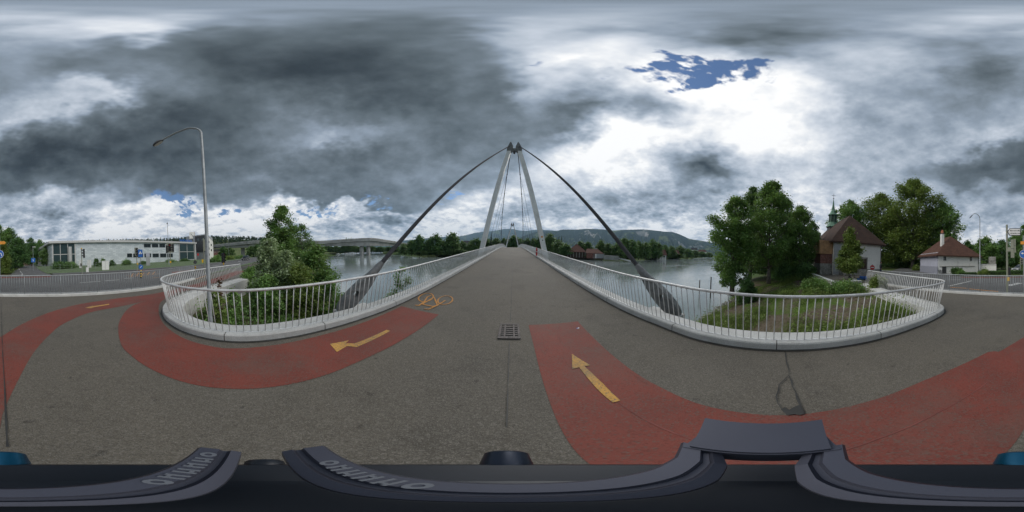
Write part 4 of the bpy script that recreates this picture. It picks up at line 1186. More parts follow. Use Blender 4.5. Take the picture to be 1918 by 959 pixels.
weeds(patchy(left_pocket, .0, .9), 2600, 3, .6, .085, 'leaf', 'weeds', 'leafy green weeds in the corner behind the left railing')
weeds(patchy(right_pocket, .7, 1.5), 4200, 4, .75, .085, 'leaf_yel', 'weeds', 'leafy weeds on the bank behind the right railing')
# clipped hedge in front of the gardens across the road
def hedge(name, pts, w, h, label, leaf=.10, dens=520, mat='hedge'):
    rng = np.random.default_rng(5); P_ = [Vector(p) for p in pts]; out = []
    for a, b_ in zip(P_, P_[1:]):
        L = (b_-a).length; n_ = int(L*dens)
        t = rng.random(n_); d = (b_-a)/L; s = Vector((-d.y, d.x, 0))
        face = rng.integers(0, 4, n_); u = rng.uniform(-1, 1, n_); zz_ = rng.random(n_)
        o_ = np.where(face == 0, -1, np.where(face == 1, 1, u))*w/2; z = np.where(face < 2, zz_, 1-.06*np.abs(u))*h
        q = np.stack([a.x+d.x*L*t+s.x*o_, a.y+d.y*L*t+s.y*o_, a.z+z], 1)+rng.normal(size=(n_, 3))*.035
        out.append(q)
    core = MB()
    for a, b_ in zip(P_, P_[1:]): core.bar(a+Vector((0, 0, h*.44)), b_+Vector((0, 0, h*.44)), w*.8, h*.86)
    root = thing(name, label, 'hedge', tuple(P_[0]))
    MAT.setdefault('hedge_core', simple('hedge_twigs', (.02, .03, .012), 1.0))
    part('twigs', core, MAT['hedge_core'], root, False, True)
    o = link('foliage', quads_mesh('foliage', leaf_quads(np.concatenate(out), leaf, rng, .3, .6), MAT[mat]), root); o.location = -Vector(root.location)
hedge('hedge', [AZ(1832, 500, 22.9, -.03), AZ(1870, 500, 23.6, -.03), AZ(1917, 500, 24.4, -.03)], .7, .55, 'low clipped hedge along the gardens across the road', .10, 700)
hedge('hedge', [AZ(1797, 500, 22.2, -.03), AZ(1829, 500, 22.4, -.03)], .5, .42, 'short clipped hedge under the ground floor windows of the white house', .09, 700)
hedge('hedge', [AZ(16, 500, 30, -.1), AZ(21, 500, 44, -.1), AZ(24, 500, 62, -.1)], 1.2, 2.6, 'tall dark hedge along the side street', .25, 420, 'hedge')

# ------------------------------------------------------------------ buildings
def frame_of(o, ex):
    """local frame: origin, x axis in plan -> function local->world and the z-rotation"""
    ex = Vector((ex[0], ex[1], 0)).normalized()
    return math.atan2(ex.y, ex.x)
def tiles(name, a, b_, row=.32):
    m, t, b = new_mat(name)
    p = coords(t)
    sep = t.nodes.new('ShaderNodeSeparateXYZ'); lnk(t, p, sep.inputs[0])
    z = S(sep.outputs[2])
    fr = S.m('FRACT', z*(1.0/row))
    n1 = noise(p, 1.3, 5, .65); n2 = noise(p, 14, 3, .6)
    c = mixcol(t, sstep(n1, .3, .7), a, b_)
    c = mixcol(t, sstep(n2, .4, .75)*.5, c, tuple(x*.5 for x in a))
    c = mixcol(t, sstep(fr, .78, 1.0)*.6, c, tuple(x*.35 for x in a))
    lnk(t, c, b.inputs['Base Color']); b.inputs['Roughness'].default_value = .85; b.inputs['Specular IOR Level'].default_value = .25
    bump(t, b, fr, .6, .06)
    return m
MAT['tile_dark'] = tiles('old_dark_roof_tiles', (.058, .038, .031), (.095, .058, .045))
MAT['tile_red'] = tiles('brown_red_roof_tiles', (.095, .050, .038), (.135, .070, .051))
MAT['tile_far'] = tiles('far_roof_tiles', (.10, .05, .04), (.16, .075, .055), .5)
MAT['slate'] = tiles('dark_slate', (.045, .045, .05), (.07, .07, .075), .4)
MAT['plaster'] = simple('old_white_plaster', (.80, .79, .75), .9, var=.06, scale=.9, fine=.08, fscale=8, dirt=(.45, .44, .40), dirt_amt=.5, dscale=.9)
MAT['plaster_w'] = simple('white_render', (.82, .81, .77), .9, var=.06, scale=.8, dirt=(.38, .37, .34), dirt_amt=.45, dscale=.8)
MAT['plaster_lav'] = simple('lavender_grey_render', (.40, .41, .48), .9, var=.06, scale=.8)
MAT['wood'] = simple('warm_brown_boards', (.42, .23, .10), .8, var=.25, scale=3, fine=.2, fscale=20)
MAT['wood_dark'] = simple('dark_timber', (.06, .04, .028), .85, var=.25)
MAT['copper'] = simple('green_copper', (.13, .24, .17), .7, .1, var=.3, scale=2.5, dirt=(.05, .09, .07), dirt_amt=.6, dscale=2)
MAT['copper_dark'] = simple('dark_green_louvres', (.030, .055, .042), .7, var=.3)
MAT['shingle'] = simple('grey_wood_shingles', (.07, .07, .075), .9, var=.25, fine=.3, fscale=12)
def brickmat(name, c1, c2, mortar, scale):
    m, t, b = new_mat(name)
    n = t.nodes.new('ShaderNodeTexBrick'); lnk(t, coords(t), n.inputs['Vector'])
    n.inputs['Scale'].default_value = scale; n.inputs['Color1'].default_value = (*c1, 1); n.inputs['Color2'].default_value = (*c2, 1); n.inputs['Mortar'].default_value = (*mortar, 1)
    n.inputs['Mortar Size'].default_value = .012
    lnk(t, S(n.outputs[0]), b.inputs['Base Color']); b.inputs['Roughness'].default_value = .9
    return m
MAT['stone'] = simple('rough_stone', (.30, .29, .26), .95, var=.3, scale=2.2, fine=.3, fscale=9, bmp=.5)
MAT['redbrick'] = simple('red_brick_wall', (.22, .075, .05), .9, var=.3, scale=3, fine=.3, fscale=10)

def hip_roof(mb, L, W, ze, zr, i0, i1, ov=.45, th=.16):
    """ridge along local x, plan (0..L, -W/2..W/2); i0/i1 hip insets at each end (0 = gable)"""
    x0, x1, y0, y1 = -ov, L+ov, -W/2-ov, W/2+ov
    sl = (zr-ze)/(W/2); zo = ze-ov*sl*.75
    r0 = i0 if i0 else -ov; r1 = L-i1 if i1 else L+ov
    top = [(x0, y0, zo), (x1, y0, zo), (x1, y1, zo), (x0, y1, zo), (r0, 0, zr), (r1, 0, zr)]
    bot = [(p[0], p[1], p[2]-th) for p in top]
    fs = [(0, 1, 5, 4), (2, 3, 4, 5), (1, 2, 5), (3, 0, 4)]
    mb.add(top, fs); mb.add(bot, [tuple(reversed(f)) for f in fs])
    mb.add(top[:4]+bot[:4], [(0, 4, 5, 1), (1, 5, 6, 2), (2, 6, 7, 3), (3, 7, 4, 0)])
    return mb
def window(parent, x, y, z, w, h, axis, glass='glass', frame='white', mull=1, depth=.06, fr=.07):
    """window lying in the plane local x (axis='x', facing -y... sign in depth) or local y"""
    m = MB()
    def bx(cx, cz, sw, sh, d, off=0):
        if axis == 'x': m_c = (x+cx, y+off, z+cz); s = (sw, d, sh)
        else: m_c = (x+off, y+cx, z+cz); s = (d, sw, sh)
        return m_c, s
    for cx, cz, sw, sh in ((0, h/2-fr/2, w, fr), (0, -h/2+fr/2, w, fr), (-w/2+fr/2, 0, fr, h-2*fr), (w/2-fr/2, 0, fr, h-2*fr)):
        m.box(*bx(cx, cz, sw, sh, abs(depth)*2))
    for k in range(mull):
        m.box(*bx(-w/2+w*(k+1)/(mull+1), 0, fr*.7, h-2*fr, abs(depth)*1.8))
    wo_ = part('window', m, MAT[frame], parent)
    g = MB(); c, s = bx(0, 0, w-fr, h-fr, abs(depth)*1.0); g.box(c, s)
    part('pane', g, MAT[glass], wo_)
    return wo_
def gable_house(name, label, o, ex, L, W, ze, zr, wall, roof, hips=(0, 0), z0=0.0, ov=.45, cat='house', wins=()):
    r = thing(name, label, cat, (o[0], o[1], z0), math.atan2(ex[1], ex[0]))
    w = MB(); h0 = 0
    w.box((L/2, 0, (ze-h0)/2-.4), (L, W, ze+.8))
    for xx, k in ((0, hips[0]), (L, hips[1])):
        if not k:
            s = .004 if xx == 0 else -.004
            w.extrude([(xx+s*5, -W/2+.02, ze-.02), (xx+s*5, W/2-.02, ze-.02), (xx+s*5, 0, zr-.22)], ((.25 if xx == 0 else -.25), 0, 0))
    part('wall', w, MAT[wall], r)
    rf = part('roof', hip_roof(MB(), L, W, ze, zr, hips[0], hips[1], ov), MAT[roof], r)
    for q in wins: window(r, *q)
    return r, rf

# --- metal-clad office building behind the road
A_, B_ = Vector((-18.5, -56.0, 0)), Vector((-79.1, -31.1, 0))
uF = (B_-A_).normalized(); LF = (B_-A_).length; nF = Vector((-uF.y, uF.x, 0)); nF = nF if nF.dot(-A_) > 0 else -nF
mb_ang = math.atan2(uF.y, uF.x)
def fs(x):
    d = ray(x, 480); # ray/facade intersection in plan
    # A + s*u = t*d
    det = uF.x*(-d.y)-uF.y*(-d.x)
    s = (A_.x*d.y-A_.y*d.x)/(d.x*uF.y-d.y*uF.x) if False else None
    M_ = Matrix(((uF.x, -d.x), (uF.y, -d.y)))
    sol = M_.inverted() @ Vector((-A_.x, -A_.y)); return sol[0], sol[1]*math.hypot(d.x, d.y)
def fz(x, y): s, dist = fs(x); return AT(x, y, dist).z
mbld = thing('office_building', 'long silver shingle-clad office building with flat roof and glazed corners', 'building', tuple(A_), mb_ang)
ysgn = 1 if (Matrix.Rotation(mb_ang, 3, 'Z') @ Vector((0, 1, 0))).dot(nF) > 0 else -1   # local y towards the street
def cladmat():
    m, t, b = new_mat('metal_shingles')
    p = coords(t)
    n = t.nodes.new('ShaderNodeTexBrick'); n.offset = .5
    sep = t.nodes.new('ShaderNodeSeparateXYZ'); lnk(t, p, sep.inputs[0])
    cb = t.nodes.new('ShaderNodeCombineXYZ'); lnk(t, S(sep.outputs[0])+S(sep.outputs[1]), cb.inputs[0]); lnk(t, S(sep.outputs[2]), cb.inputs[1])
    t.links.new(cb.outputs[0], n.inputs['Vector'])
    n.inputs['Scale'].default_value = 1.0; n.inputs['Brick Width'].default_value = 1.5; n.inputs['Row Height'].default_value = .52
    n.inputs['Mortar Size'].default_value = .025; n.inputs['Color1'].default_value = (.48, .53, .56, 1); n.inputs['Color2'].default_value = (.70, .74, .76, 1); n.inputs['Mortar'].default_value = (.28, .31, .33, 1)
    big = noise(p, .25, 4, .6)
    lnk(t, mixcol(t, sstep(big, .3, .7)*.35, S(n.outputs[0]), (.46, .51, .54)), b.inputs['Base Color'])
    b.inputs['Metallic'].default_value = .25; b.inputs['Roughness'].default_value = .38
    bump(t, b, S(n.outputs[1]), .3, .05)
    return m
MAT['clad'] = cladmat()
MAT['rooflead'] = simple('roof_edge_metal', (.50, .50, .49), .5, .3, var=.08)
HB = 8.55
inv_rot = Matrix.Rotation(-mb_ang, 3, 'Z')
Cc_ = inv_rot @ (Vector((-18.6, -79.0, 0))-A_); D_ = Vector((LF, -ysgn*24, 0))
foot = [(0.0, 0.0), (LF, 0.0), (D_.x, D_.y), (Cc_.x, Cc_.y)]
s_g1 = fs(141)[0]; s_g2 = fs(336)[0]
w = MB().prism(foot, -.5, HB)
part('wall', w, MAT['clad'], mbld)
rp = [(-1.0, ysgn*.9), (LF+.8, ysgn*.9), (D_.x+.8, D_.y), (Cc_.x-.6, Cc_.y-ysgn*1.0)]
rz_ = [9.0, 9.1, 8.2, 7.75]
rm = MB(); n4 = 4
vs = [(p[0], p[1], z) for p, z in zip(rp, rz_)]+[(p[0], p[1], z-.75) for p, z in zip(rp, rz_)]
rm.add(vs, [(0, 1, 2, 3), (7, 6, 5, 4)]+[(i, 4+i, 4+(i+1) % 4, (i+1) % 4) for i in range(4)])
part('roof', rm, MAT['rooflead'], mbld)
def glazed(parent, s0, s1, z0, z1, nv, nh, y):
    g = part('glazing', MB().box(((s0+s1)/2, y, (z0+z1)/2), (abs(s1-s0), .10, z1-z0)), MAT['glass_green'], parent)
    for k in range(nv+1):
        xx = s0+(s1-s0)*k/nv
        part('mullion', MB().box((xx, y+ysgn*.08, (z0+z1)/2), (.34 if k in (0, nv) else .22, .16, z1-z0)), MAT['rooflead'], g)
    for k in range(nh+1):
        zz_ = z0+(z1-z0)*k/nh
        part('transom', MB().box(((s0+s1)/2, y+ysgn*.07, zz_), (abs(s1-s0), .14, .24)), MAT['rooflead'], g)
    return g
glazed(mbld, .4, s_g1, .2, 8.2, 3, 2, ysgn*.07)
glazed(mbld, s_g2, LF-.6, .3, 8.2, 2, 2, ysgn*.07)
part('end_frame', MB().box((LF-.1, ysgn*.25, 4.3), (.7, .9, 8.6)), MAT['rooflead'], mbld)
part('column', MB().lathe([(.75, .2), (.75, 6.8)], 14, (fs(131)[0], ysgn*.85, 0)), MAT['rooflead'], mbld, True)
def bwin(x0, x1, y0, y1, mull=1):
    s0, s1 = fs(x0)[0], fs(x1)[0]; xm = (x0+x1)/2; zt, zb = fz(xm, y0), fz(xm, y1)
    window(mbld, (s0+s1)/2, ysgn*.03, (zt+zb)/2, abs(s1-s0), zt-zb, 'x', 'glass', 'dark', mull, .07, .10)
for x0, x1 in ((270.2,282.8),(285.2,297.0),(299.3,310.0),(312.5,322.0)): bwin(x0, x1, 456.6, 463.4)
for x0, x1 in ((238,247.5),(249.5,258.5),(260.5,268),(270.5,283),(285.8,297.3),(300,311.5),(313.2,323.5)): bwin(x0, x1, 474.8, 482.0)
# blue letters standing on the roof (unreadable at this size)
ls = thing('roof_sign', 'row of small blue letters standing on the office roof edge', 'sign', tuple(A_+uF*fs(337)[0]), mb_ang)
rr = random.Random(4)
for k in range(9):
    s = (fs(338+k*2.5)[0]-fs(337)[0]); hh = 1.0 if k % 3 else 1.35
    lt_ = MB().box((s, ysgn*.2, 9.15+hh/2+.1), (.22, .12, hh))
    if k % 2: lt_.box((s+.35, ysgn*.2, 9.35), (.45, .12, .2)); lt_.box((s+.35, ysgn*.2, 9.25+hh-.15), (.45, .12, .2))
    else: lt_.box((s+.55, ysgn*.2, 9.6), (.2, .12, hh*.8)); lt_.box((s+.28, ysgn*.2, 9.75), (.4, .12, .2))
    part('letter', lt_, MAT['blue'], ls)
# --- grey and white block behind its right end
q0 = AZ(350, 480, 100); q1 = AZ(386, 480, 92); q2 = AZ(399.5, 480, 112)
r = thing('office_block', 'dark grey and white three-storey block right of the silver office building', 'building', tuple(q1))
ht = AT(385, 438.5, 92).z; ht0 = AT(362, 440, 97).z
m_ = MB().prism([(q0.x-q1.x, q0.y-q1.y), (0, 0), (q2.x-q1.x, q2.y-q1.y), (q2.x+q0.x-2*q1.x, q2.y+q0.y-2*q1.y)], -.5, ht)
part('wall', m_, MAT['grey'], r)
dv = (q2-q1); dn = dv.normalized(); an = Vector((-dn.y, dn.x, 0)); an = an if an.dot(-q1) > 0 else -an
part('white_facade', MB().extrude([an*.05, dv+an*.05, dv+an*.05+Vector((0, 0, ht*.80)), an*.05+Vector((0, 0, ht))], an*.15), MAT['plaster_w'], r)
for k, (u, z) in enumerate(((.35, .72), (.35, .44), (.7, .62), (.7, .38), (.35, .18))):
    c = dv*u+an*.22+Vector((0, 0, ht*z))
    part('window', MB().bar(c-dn*1.6, c+dn*1.6, .08, 1.3), MAT['glass'], r)
fv = (q0-q1); fn = fv.normalized(); fa = Vector((-fn.y, fn.x, 0)); fa = fa if fa.dot(-q1) > 0 else -fa
part('dark_bay', MB().extrude([fn*.4+fa*.05+Vector((0, 0, 4.2)), fn*7+fa*.05+Vector((0, 0, 4.2)), fn*7+fa*.05+Vector((0, 0, ht-.6)), fn*.4+fa*.05+Vector((0, 0, ht-.6))], fa*.2), MAT['dark'], r)
for u in (1.5, 4.6):
    c = fn*u+fa*.32+Vector((0, 0, ht-2.8)); part('window', MB().bar(c-fn*.9, c+fn*.9, .08, 1.7), MAT['glass_green'], r)
# rooftop sign box with a dark sweep
sp = AT(360, 447, 97); st = AT(360, 434.5, 97)
d_ = Vector((sp.x, sp.y, 0)).normalized(); tv = Vector((-d_.y, d_.x, 0))
sb = thing('sign_box', 'white square sign box with dark clock-like strokes on the block roof', 'sign', (sp.x, sp.y, sp.z))
hh = st.z-sp.z; ww = 10*rad(360/PW)*97
part('panel', MB().bar(Vector((0, 0, hh/2))-tv*ww/2, Vector((0, 0, hh/2))+tv*ww/2, .5, hh), MAT['plaster_w'], sb)
part('edge_band', MB().bar(Vector((0, 0, hh/2))+tv*ww/2, Vector((0, 0, hh/2))+tv*(ww/2+.2), .54, hh), MAT['redbrick'], sb) if tv.cross(d_).z > 0 else part('edge_band', MB().bar(Vector((0, 0, hh/2))-tv*ww/2, Vector((0, 0, hh/2))-tv*(ww/2+.2), .54, hh), MAT['redbrick'], sb)
for a, b_ in (((-.25, .75), (.05, .45)), ((.05, .45), (.22, .22))):
    part('emblem_stroke', MB().bar(-d_*.28+tv*ww*a[0]*-1+Vector((0, 0, hh*a[1])), -d_*.28+tv*ww*b_[0]*-1+Vector((0, 0, hh*b_[1])), .06, .22), MAT['dark'], sb)
part('support', MB().box((0, 0, -.6), (.3, .3, 1.4)), MAT['dark'], sb)

# --- chapel with stair annex and copper ridge turret
ce = Vector((.996, -.09, 0)).normalized(); c0 = Vector((17.45, -10.9, 0)); cang = math.atan2(ce.y, ce.x)
ch = thing('church', 'old white chapel with brown hipped roof and green copper ridge turret', 'church', tuple(c0), cang)
CW, CL, CE, CR = 6.7, 17.5, 4.45, 8.45
part('wall', MB().box((CL/2, 0, CE/2-.3), (CL, CW, CE+.6)), MAT['plaster'], ch)
rf = part('roof', hip_roof(MB(), CL, CW, CE, CR, 3.3, 3.3, .5, .2), MAT['tile_dark'], ch)
part('eaves_board', MB().box((CL/2, 0, CE-.33), (CL+.5, CW+.5, .16)), MAT['wood_dark'], ch)
tz = MB()
tx = 11.6
def octo(mb, prof, n=8, c=(tx, 0, 0)): return mb.lathe(prof, n, c)
tu = part('turret', octo(MB(), [(1.15, 6.6), (1.12, 8.2)]), MAT['shingle'], ch)
part('skirt_roof', octo(MB(), [(1.38, 8.12), (1.32, 8.2), (.92, 8.75), (.82, 9.1)]), MAT['copper'], tu)
part('belfry', octo(MB(), [(.78, 9.05), (.78, 10.6)]), MAT['copper_dark'], tu)
for k in range(8):
    a = 2*math.pi*k/8
    part('corner_post', MB().box((tx+.78*math.cos(a), .78*math.sin(a), 9.85), (.09, .09, 1.5), a), MAT['copper'], tu)
part('spire', octo(MB(), [(1.02, 10.52), (.98, 10.6), (.62, 11.0), (.38, 11.6), (.20, 12.6), (.05, 14.0)]), MAT['copper'], tu)
cr = MB().tube([(tx, 0, 13.9), (tx, 0, 15.3)], .035, 6); cr.bar((tx, -.42, 14.85), (tx, .42, 14.85), .06, .06)
cr.lathe([(.02, 14.05), (.12, 14.15), (.12, 14.25), (.02, 14.35)], 8, (tx, 0, 0))
part('cross', cr, MAT['dark'], tu)
# stair annex at the river-side corner
ax0, ax1, ay0, ay1 = .5, 4.0, CW/2, CW/2+1.5
part('annex_base', MB().box(((ax0+ax1)/2, (ay0+ay1)/2, .5), (ax1-ax0, ay1-ay0, 1.6)), MAT['stone'], ch)
part('annex_brick', MB().box(((ax0+ax1)/2+.02, (ay0+ay1)/2, 1.88), (ax1-ax0-.06, ay1-ay0-.04, 1.16)), MAT['redbrick'], ch)
orl = part('wooden_oriel', MB().box(((ax0+ax1)/2-.05, (ay0+ay1)/2+.05, 3.25), (ax1-ax0+.05, ay1-ay0+.1, 1.58)), MAT['wood_dark'], ch)
bme = MB().box((0, 0, 0), (.03, .125, 1.62)).mesh('board', MAT['wood']); fix_normals(bme)
for k in range(12): link('board', bme, orl, (ax0-.10, ay0+.10+k*.135, 3.26))
bme2 = MB().box((0, 0, 0), (.155, .03, 1.62)).mesh('board', MAT['wood']); fix_normals(bme2)
for k in range(21): link('board', bme2, orl, (ax0+.02+k*.168, ay1+.125, 3.26))
part('oriel_window', MB().box((ax0-.02, CW/2-.28, 3.35), (.10, .45, 1.25)), MAT['wood_dark'], ch)
# west front: plinth, epitaph tablets, door, downpipe
part('plinth', MB().box((-.12, -.3, .35), (.26, CW-.8, .7)), MAT['stone'], ch)
part('corner_quoin', MB().box((-.03, CW/2-.55, 2.3), (.08, 1.1, 4.4)), MAT['grey'], ch)
for k, (y, w_, z0, z1) in enumerate(((2.45, .42, .85, 2.05), (1.55, .5, .8, 2.15), (.65, .42, .85, 1.95))):
    pts = [(-.01, y-w_/2, z0), (-.01, y+w_/2, z0), (-.01, y+w_/2, z1-.2)]+[(-.01, y+w_/2*math.cos(a), z1-.2+.22*math.sin(a)) for a in np.linspace(.3, math.pi-.3, 6)]+[(-.01, y-w_/2, z1-.2)]
    part('epitaph', MB().extrude(pts, (-.10, 0, 0)), MAT['stone'], ch)
dr = part('door', MB().box((-.05, -.6, 1.0), (.10, .95, 2.0)), MAT['wood_dark'], ch)
part('door_surround', MB().box((-.03, -.6, 1.08), (.08, 1.25, 2.25)), MAT['stone'], ch)
part('white_panel', MB().box((-.05, -1.9, .85), (.1, 1.4, 1.7)), MAT['plaster_w'], ch)
part('downpipe', MB().tube([(-.06, -CW/2+.05, 0), (-.06, -CW/2+.05, CE-.3)], .05, 8), MAT['iron'], ch, True)
part('pillar', MB().lathe([(.22, 0), (.24, .25), (.15, .35), (.15, 1.1), (.2, 1.2)], 10, (-.9, 2.2, 0)), MAT['stone'], ch)
part('bench_wall', MB().box((-.7, .9, .32), (.35, 2.0, .64)), MAT['stone'], ch)
# churchyard wall
yw = thing('churchyard_wall', 'low stone-capped wall along the river edge of the churchyard', 'wall', (10.8, -4.72, -.3))
ywp = [(10.75, -7.0), (10.8, -4.72), (20.5, -5.08)]
mw = MB(); cp = MB()
for a, b_ in zip(ywp, ywp[1:]):
    mw.bar((a[0], a[1], -.25), (b_[0], b_[1], -.25), .22, .75); cp.bar((a[0], a[1], .15), (b_[0], b_[1], .15), .30, .06)
part('wall', mw, MAT['concrete'], yw, False, True); part('coping', cp, MAT['concrete_white'], yw, False, True)

# --- white house with hipped brown roof
k0 = Vector((12.6, -21.6, 0)); hx = Vector((.84, -.54, 0)).normalized(); hyv = Vector((-.54, -.84, 0)).normalized()
HW, HL = 8.2, 7.4
ho = k0+hyv*HW/2
hs = thing('white_house', 'white rendered house with hipped brown tile roof and tall white chimney', 'house', tuple(ho), math.atan2(hx.y, hx.x))
# local +x = depth, local y: right-hand side of hx
ly_ = 1 if (Matrix.Rotation(math.atan2(hx.y, hx.x), 3, 'Z') @ Vector((0, 1, 0))).dot(hyv) > 0 else -1
part('wall', MB().box((HL/2, 0, 1.5), (HL, HW, 3.6)), MAT['plaster_w'], hs)
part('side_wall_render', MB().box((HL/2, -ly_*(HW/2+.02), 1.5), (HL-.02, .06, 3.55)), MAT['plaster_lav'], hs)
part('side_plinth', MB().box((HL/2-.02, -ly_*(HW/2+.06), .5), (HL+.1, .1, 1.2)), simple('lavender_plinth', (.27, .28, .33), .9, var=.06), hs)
part('roof', hip_roof(MB(), HL, HW, 3.15, 6.55, 3.0, 1.6, .5, .16), MAT['tile_red'], hs)
part('eaves_board', MB().box((HL/2, 0, 2.92), (HL+.6, HW+.6, .12)), MAT['white'], hs)
ledge = part('string_course', MB().box((-.05, ly_*-.3, 1.12), (.12, HW*.84, .09)), MAT['stone'], hs)
window(hs, -.0, -ly_*2.9, 2.35, .62, .78, 'y', 'glass', 'white', 1); window(hs, -.0, ly_*2.3, 2.35, .62, .78, 'y', 'glass', 'white', 1)
window(hs, -.0, ly_*.2, .55, .66, .72, 'y', 'glass_green', 'white', 1)
part('door', MB().box((-.02, -ly_*3.0, .55), (.1, .7, 1.05)), MAT['dark'], hs)
part('hazard_board', MB().box((-.06, -ly_*3.75, .35), (.06, .62, .62)), MAT['white'], hs)
for k in range(4):
    hb = part('hazard_stripe', MB().extrude([(-.095, -ly_*3.75-.29+k*.15, .06), (-.095, -ly_*3.75-.21+k*.15, .06), (-.095, -ly_*3.75-.07+k*.15, .64), (-.095, -ly_*3.75-.15+k*.15, .64)], (-.006, 0, 0)), MAT['black'], hs)
cx_, cy_ = 1.9, -ly_*2.35
chm = part('chimney', MB().box((cx_, cy_, 5.3), (.5, .5, 2.8)), MAT['plaster_w'], hs)
part('chimney_collar', MB().box((cx_, cy_, 6.62), (.56, .56, .12)), MAT['dark'], chm)
part('chimney_pot', MB().lathe([(.20, 6.68), (.24, 6.8), (.22, 7.1), (.12, 7.25)], 10, (cx_, cy_, 0)), simple('terracotta', (.42, .15, .08), .8), chm)
part('downpipe', MB().tube([(-.06, ly_*(HW/2-.1), 0), (-.06, ly_*(HW/2-.1), 3.0)], .05, 8), MAT['galv'], hs, True)
g0 = AZ(1834, 490, 31); g1 = AZ(1866, 490, 31.5); gb = AZ(1838, 490, 38)
ga = thing('garage', 'low white flat-roofed garage with a terrace railing right of the white house', 'garage', tuple(g0))
gv = g1-g0; gd = Vector((-gv.y, gv.x, 0)).normalized(); gd = gd if gd.dot(g0) > 0 else -gd
gh = AT(1850, 496, 31).z
part('wall', MB().extrude([Vector((0, 0, -.2)), gv+Vector((0, 0, -.2)), gv+Vector((0, 0, gh)), Vector((0, 0, gh))], gd*5), MAT['plaster_w'], ga)
part('roof_slab', MB().extrude([Vector((0, 0, gh))-gd*.1, gv+Vector((0, 0, gh))-gd*.1, gv+Vector((0, 0, gh+.1))-gd*.1, Vector((0, 0, gh+.1))-gd*.1], gd*5.2), MAT['concrete_white'], ga)
for k in range(9):
    c = gv*(k/8)+gd*.2; part('terrace_post', MB().tube([c+Vector((0, 0, gh)), c+Vector((0, 0, gh+.9))], .02, 5), MAT['dark'], ga)
part('terrace_rail', MB().tube([gd*.2+Vector((0, 0, gh+.9)), gv+gd*.2+Vector((0, 0, gh+.9))], .025, 5), MAT['dark'], ga)
sc_ = gv*.82+gd*1.2; zz0 = gh+.1; zt_ = AT(1858, 481, 32.5).z
part('terrace_shed', MB().box((sc_.x, sc_.y, (zz0+zt_)/2), (1.3, 1.3, zt_-zz0), .3), MAT['stone'], ga)

# --- small house in the side street
gable_house('pink_house', 'small salmon-pink house at the end of the side street', AZ(35, 480, 96), (-.9, .35), 9, 8, 4.6, 7.2, 'wood_pink', 'tile_red', (0, 0), -.2, wins=()) if False else None
MAT['pink'] = simple('salmon_render', (.42, .26, .19), .9, var=.08)
hp = AZ(33, 480, 98); hq = AZ(54, 480, 92)
hvv = (hq-hp); hr_, _ = gable_house('pink_house', 'small salmon-pink house with red roof at the end of the side street', (hp+Vector((0, 0, 0))), (hvv.x, hvv.y), hvv.length, 7.5, 3.3, 5.8, 'pink', 'tile_red', (0, 0), -.2)
ys_ = 1 if (Matrix.Rotation(math.atan2(hvv.y, hvv.x), 3, 'Z') @ Vector((0, 1, 0))).dot(-hp) > 0 else -1
for k in range(3): window(hr_, hvv.length*(.2+.3*k), ys_*3.77, 2.2, 1.1, 1.2, 'x', 'glass', 'white', 1)
part('balcony', MB().box((hvv.length*.25, ys_*4.4, 1.2), (hvv.length*.5, 1.2, .9)), MAT['concrete_white'], hr_)

# --- far bank houses
def far_house(name, label, x0, x1, d, yb, ye, yr, wall, roof, hips=(0, 0), depth=9, turn=0.0, z0=None, nwin=3, cat='house'):
    a = AZ(x0, 470, d); b_ = AZ(x1, 470, d); v = b_-a
    if turn: v = Matrix.Rotation(turn, 3, 'Z') @ v
    xm = (x0+x1)/2; ze = AT(xm, ye, d).z; zr = AT(xm, yr, d).z; zb = AT(xm, yb, d).z
    out = Vector((-v.y, v.x, 0)).normalized(); out = out if out.dot(a) > 0 else -out
    o = a+out*depth/2
    r, rf = gable_house(name, label, o, (v.x, v.y), v.length, depth, ze-zb, zr-zb, wall, roof, hips, zb, .4, cat)
    s = 1 if (Matrix.Rotation(math.atan2(v.y, v.x), 3, 'Z') @ Vector((0, 1, 0))).dot(-out) > 0 else -1
    for k in range(nwin):
        window(r, v.length*(k+.5)/nwin, s*(depth/2+.02), (ze-zb)*.6, v.length/nwin*.45, min(1.3, (ze-zb)*.4), 'x', 'glass', 'white', 1)
    return r, rf, s, v.length, depth
far_house('far_house', 'white house with dark gable roof between the two leftmost round trees', 820, 832, 128, 470, 458, 450, 'plaster_w', 'slate')
far_house('far_house', 'white house with dark roof right of the large round far-bank tree', 864, 880, 126, 470, 458.5, 450.5, 'plaster_w', 'slate', nwin=4)
far_house('far_house', 'small grey-white house close left of the near pylon leg', 881, 889, 122, 469, 461, 456, 'plaster_w', 'slate', nwin=2)
far_house('far_house', 'long pale house at the left end of the far bank', 752, 772, 150, 468, 461, 457.5, 'plaster', 'slate', nwin=5)
bh, bhr, s_, L_, D_2 = far_house('boathouse', 'boathouse with large hipped brown roof and timber posts on the far bank', 1061, 1099, 90, 481, 471, 456.5, 'wood_dark', 'tile_far', (6, 6), 12, nwin=0, cat='boathouse')
for k in range(7): part('timber_post', MB().box((L_*(k+.5)/7, s_*(D_2/2+.1), 1.2), (.35, .3, 3.0)), MAT['stone'], bh)
bh2, _, s_, L_, D_2 = far_house('boathouse', 'lower boathouse wing with red roof and white door beside the jetty', 1099, 1130, 86, 483, 474, 466, 'wood_dark', 'tile_far', (0, 3), 9, nwin=0, cat='boathouse')
part('door', MB().box((L_*.52, s_*(D_2/2+.06), 1.0), (2.4, .12, 2.3)), MAT['plaster_w'], bh2)
part('shed_wall', MB().box((L_*.83, s_*(D_2/2+.08), 1.2), (4.0, .12, 2.6)), MAT['grey'], bh2)
part('boarding', MB().box((L_*.25, s_*(D_2/2+.06), 1.1), (4.5, .12, 2.4)), MAT['redbrick'], bh2)
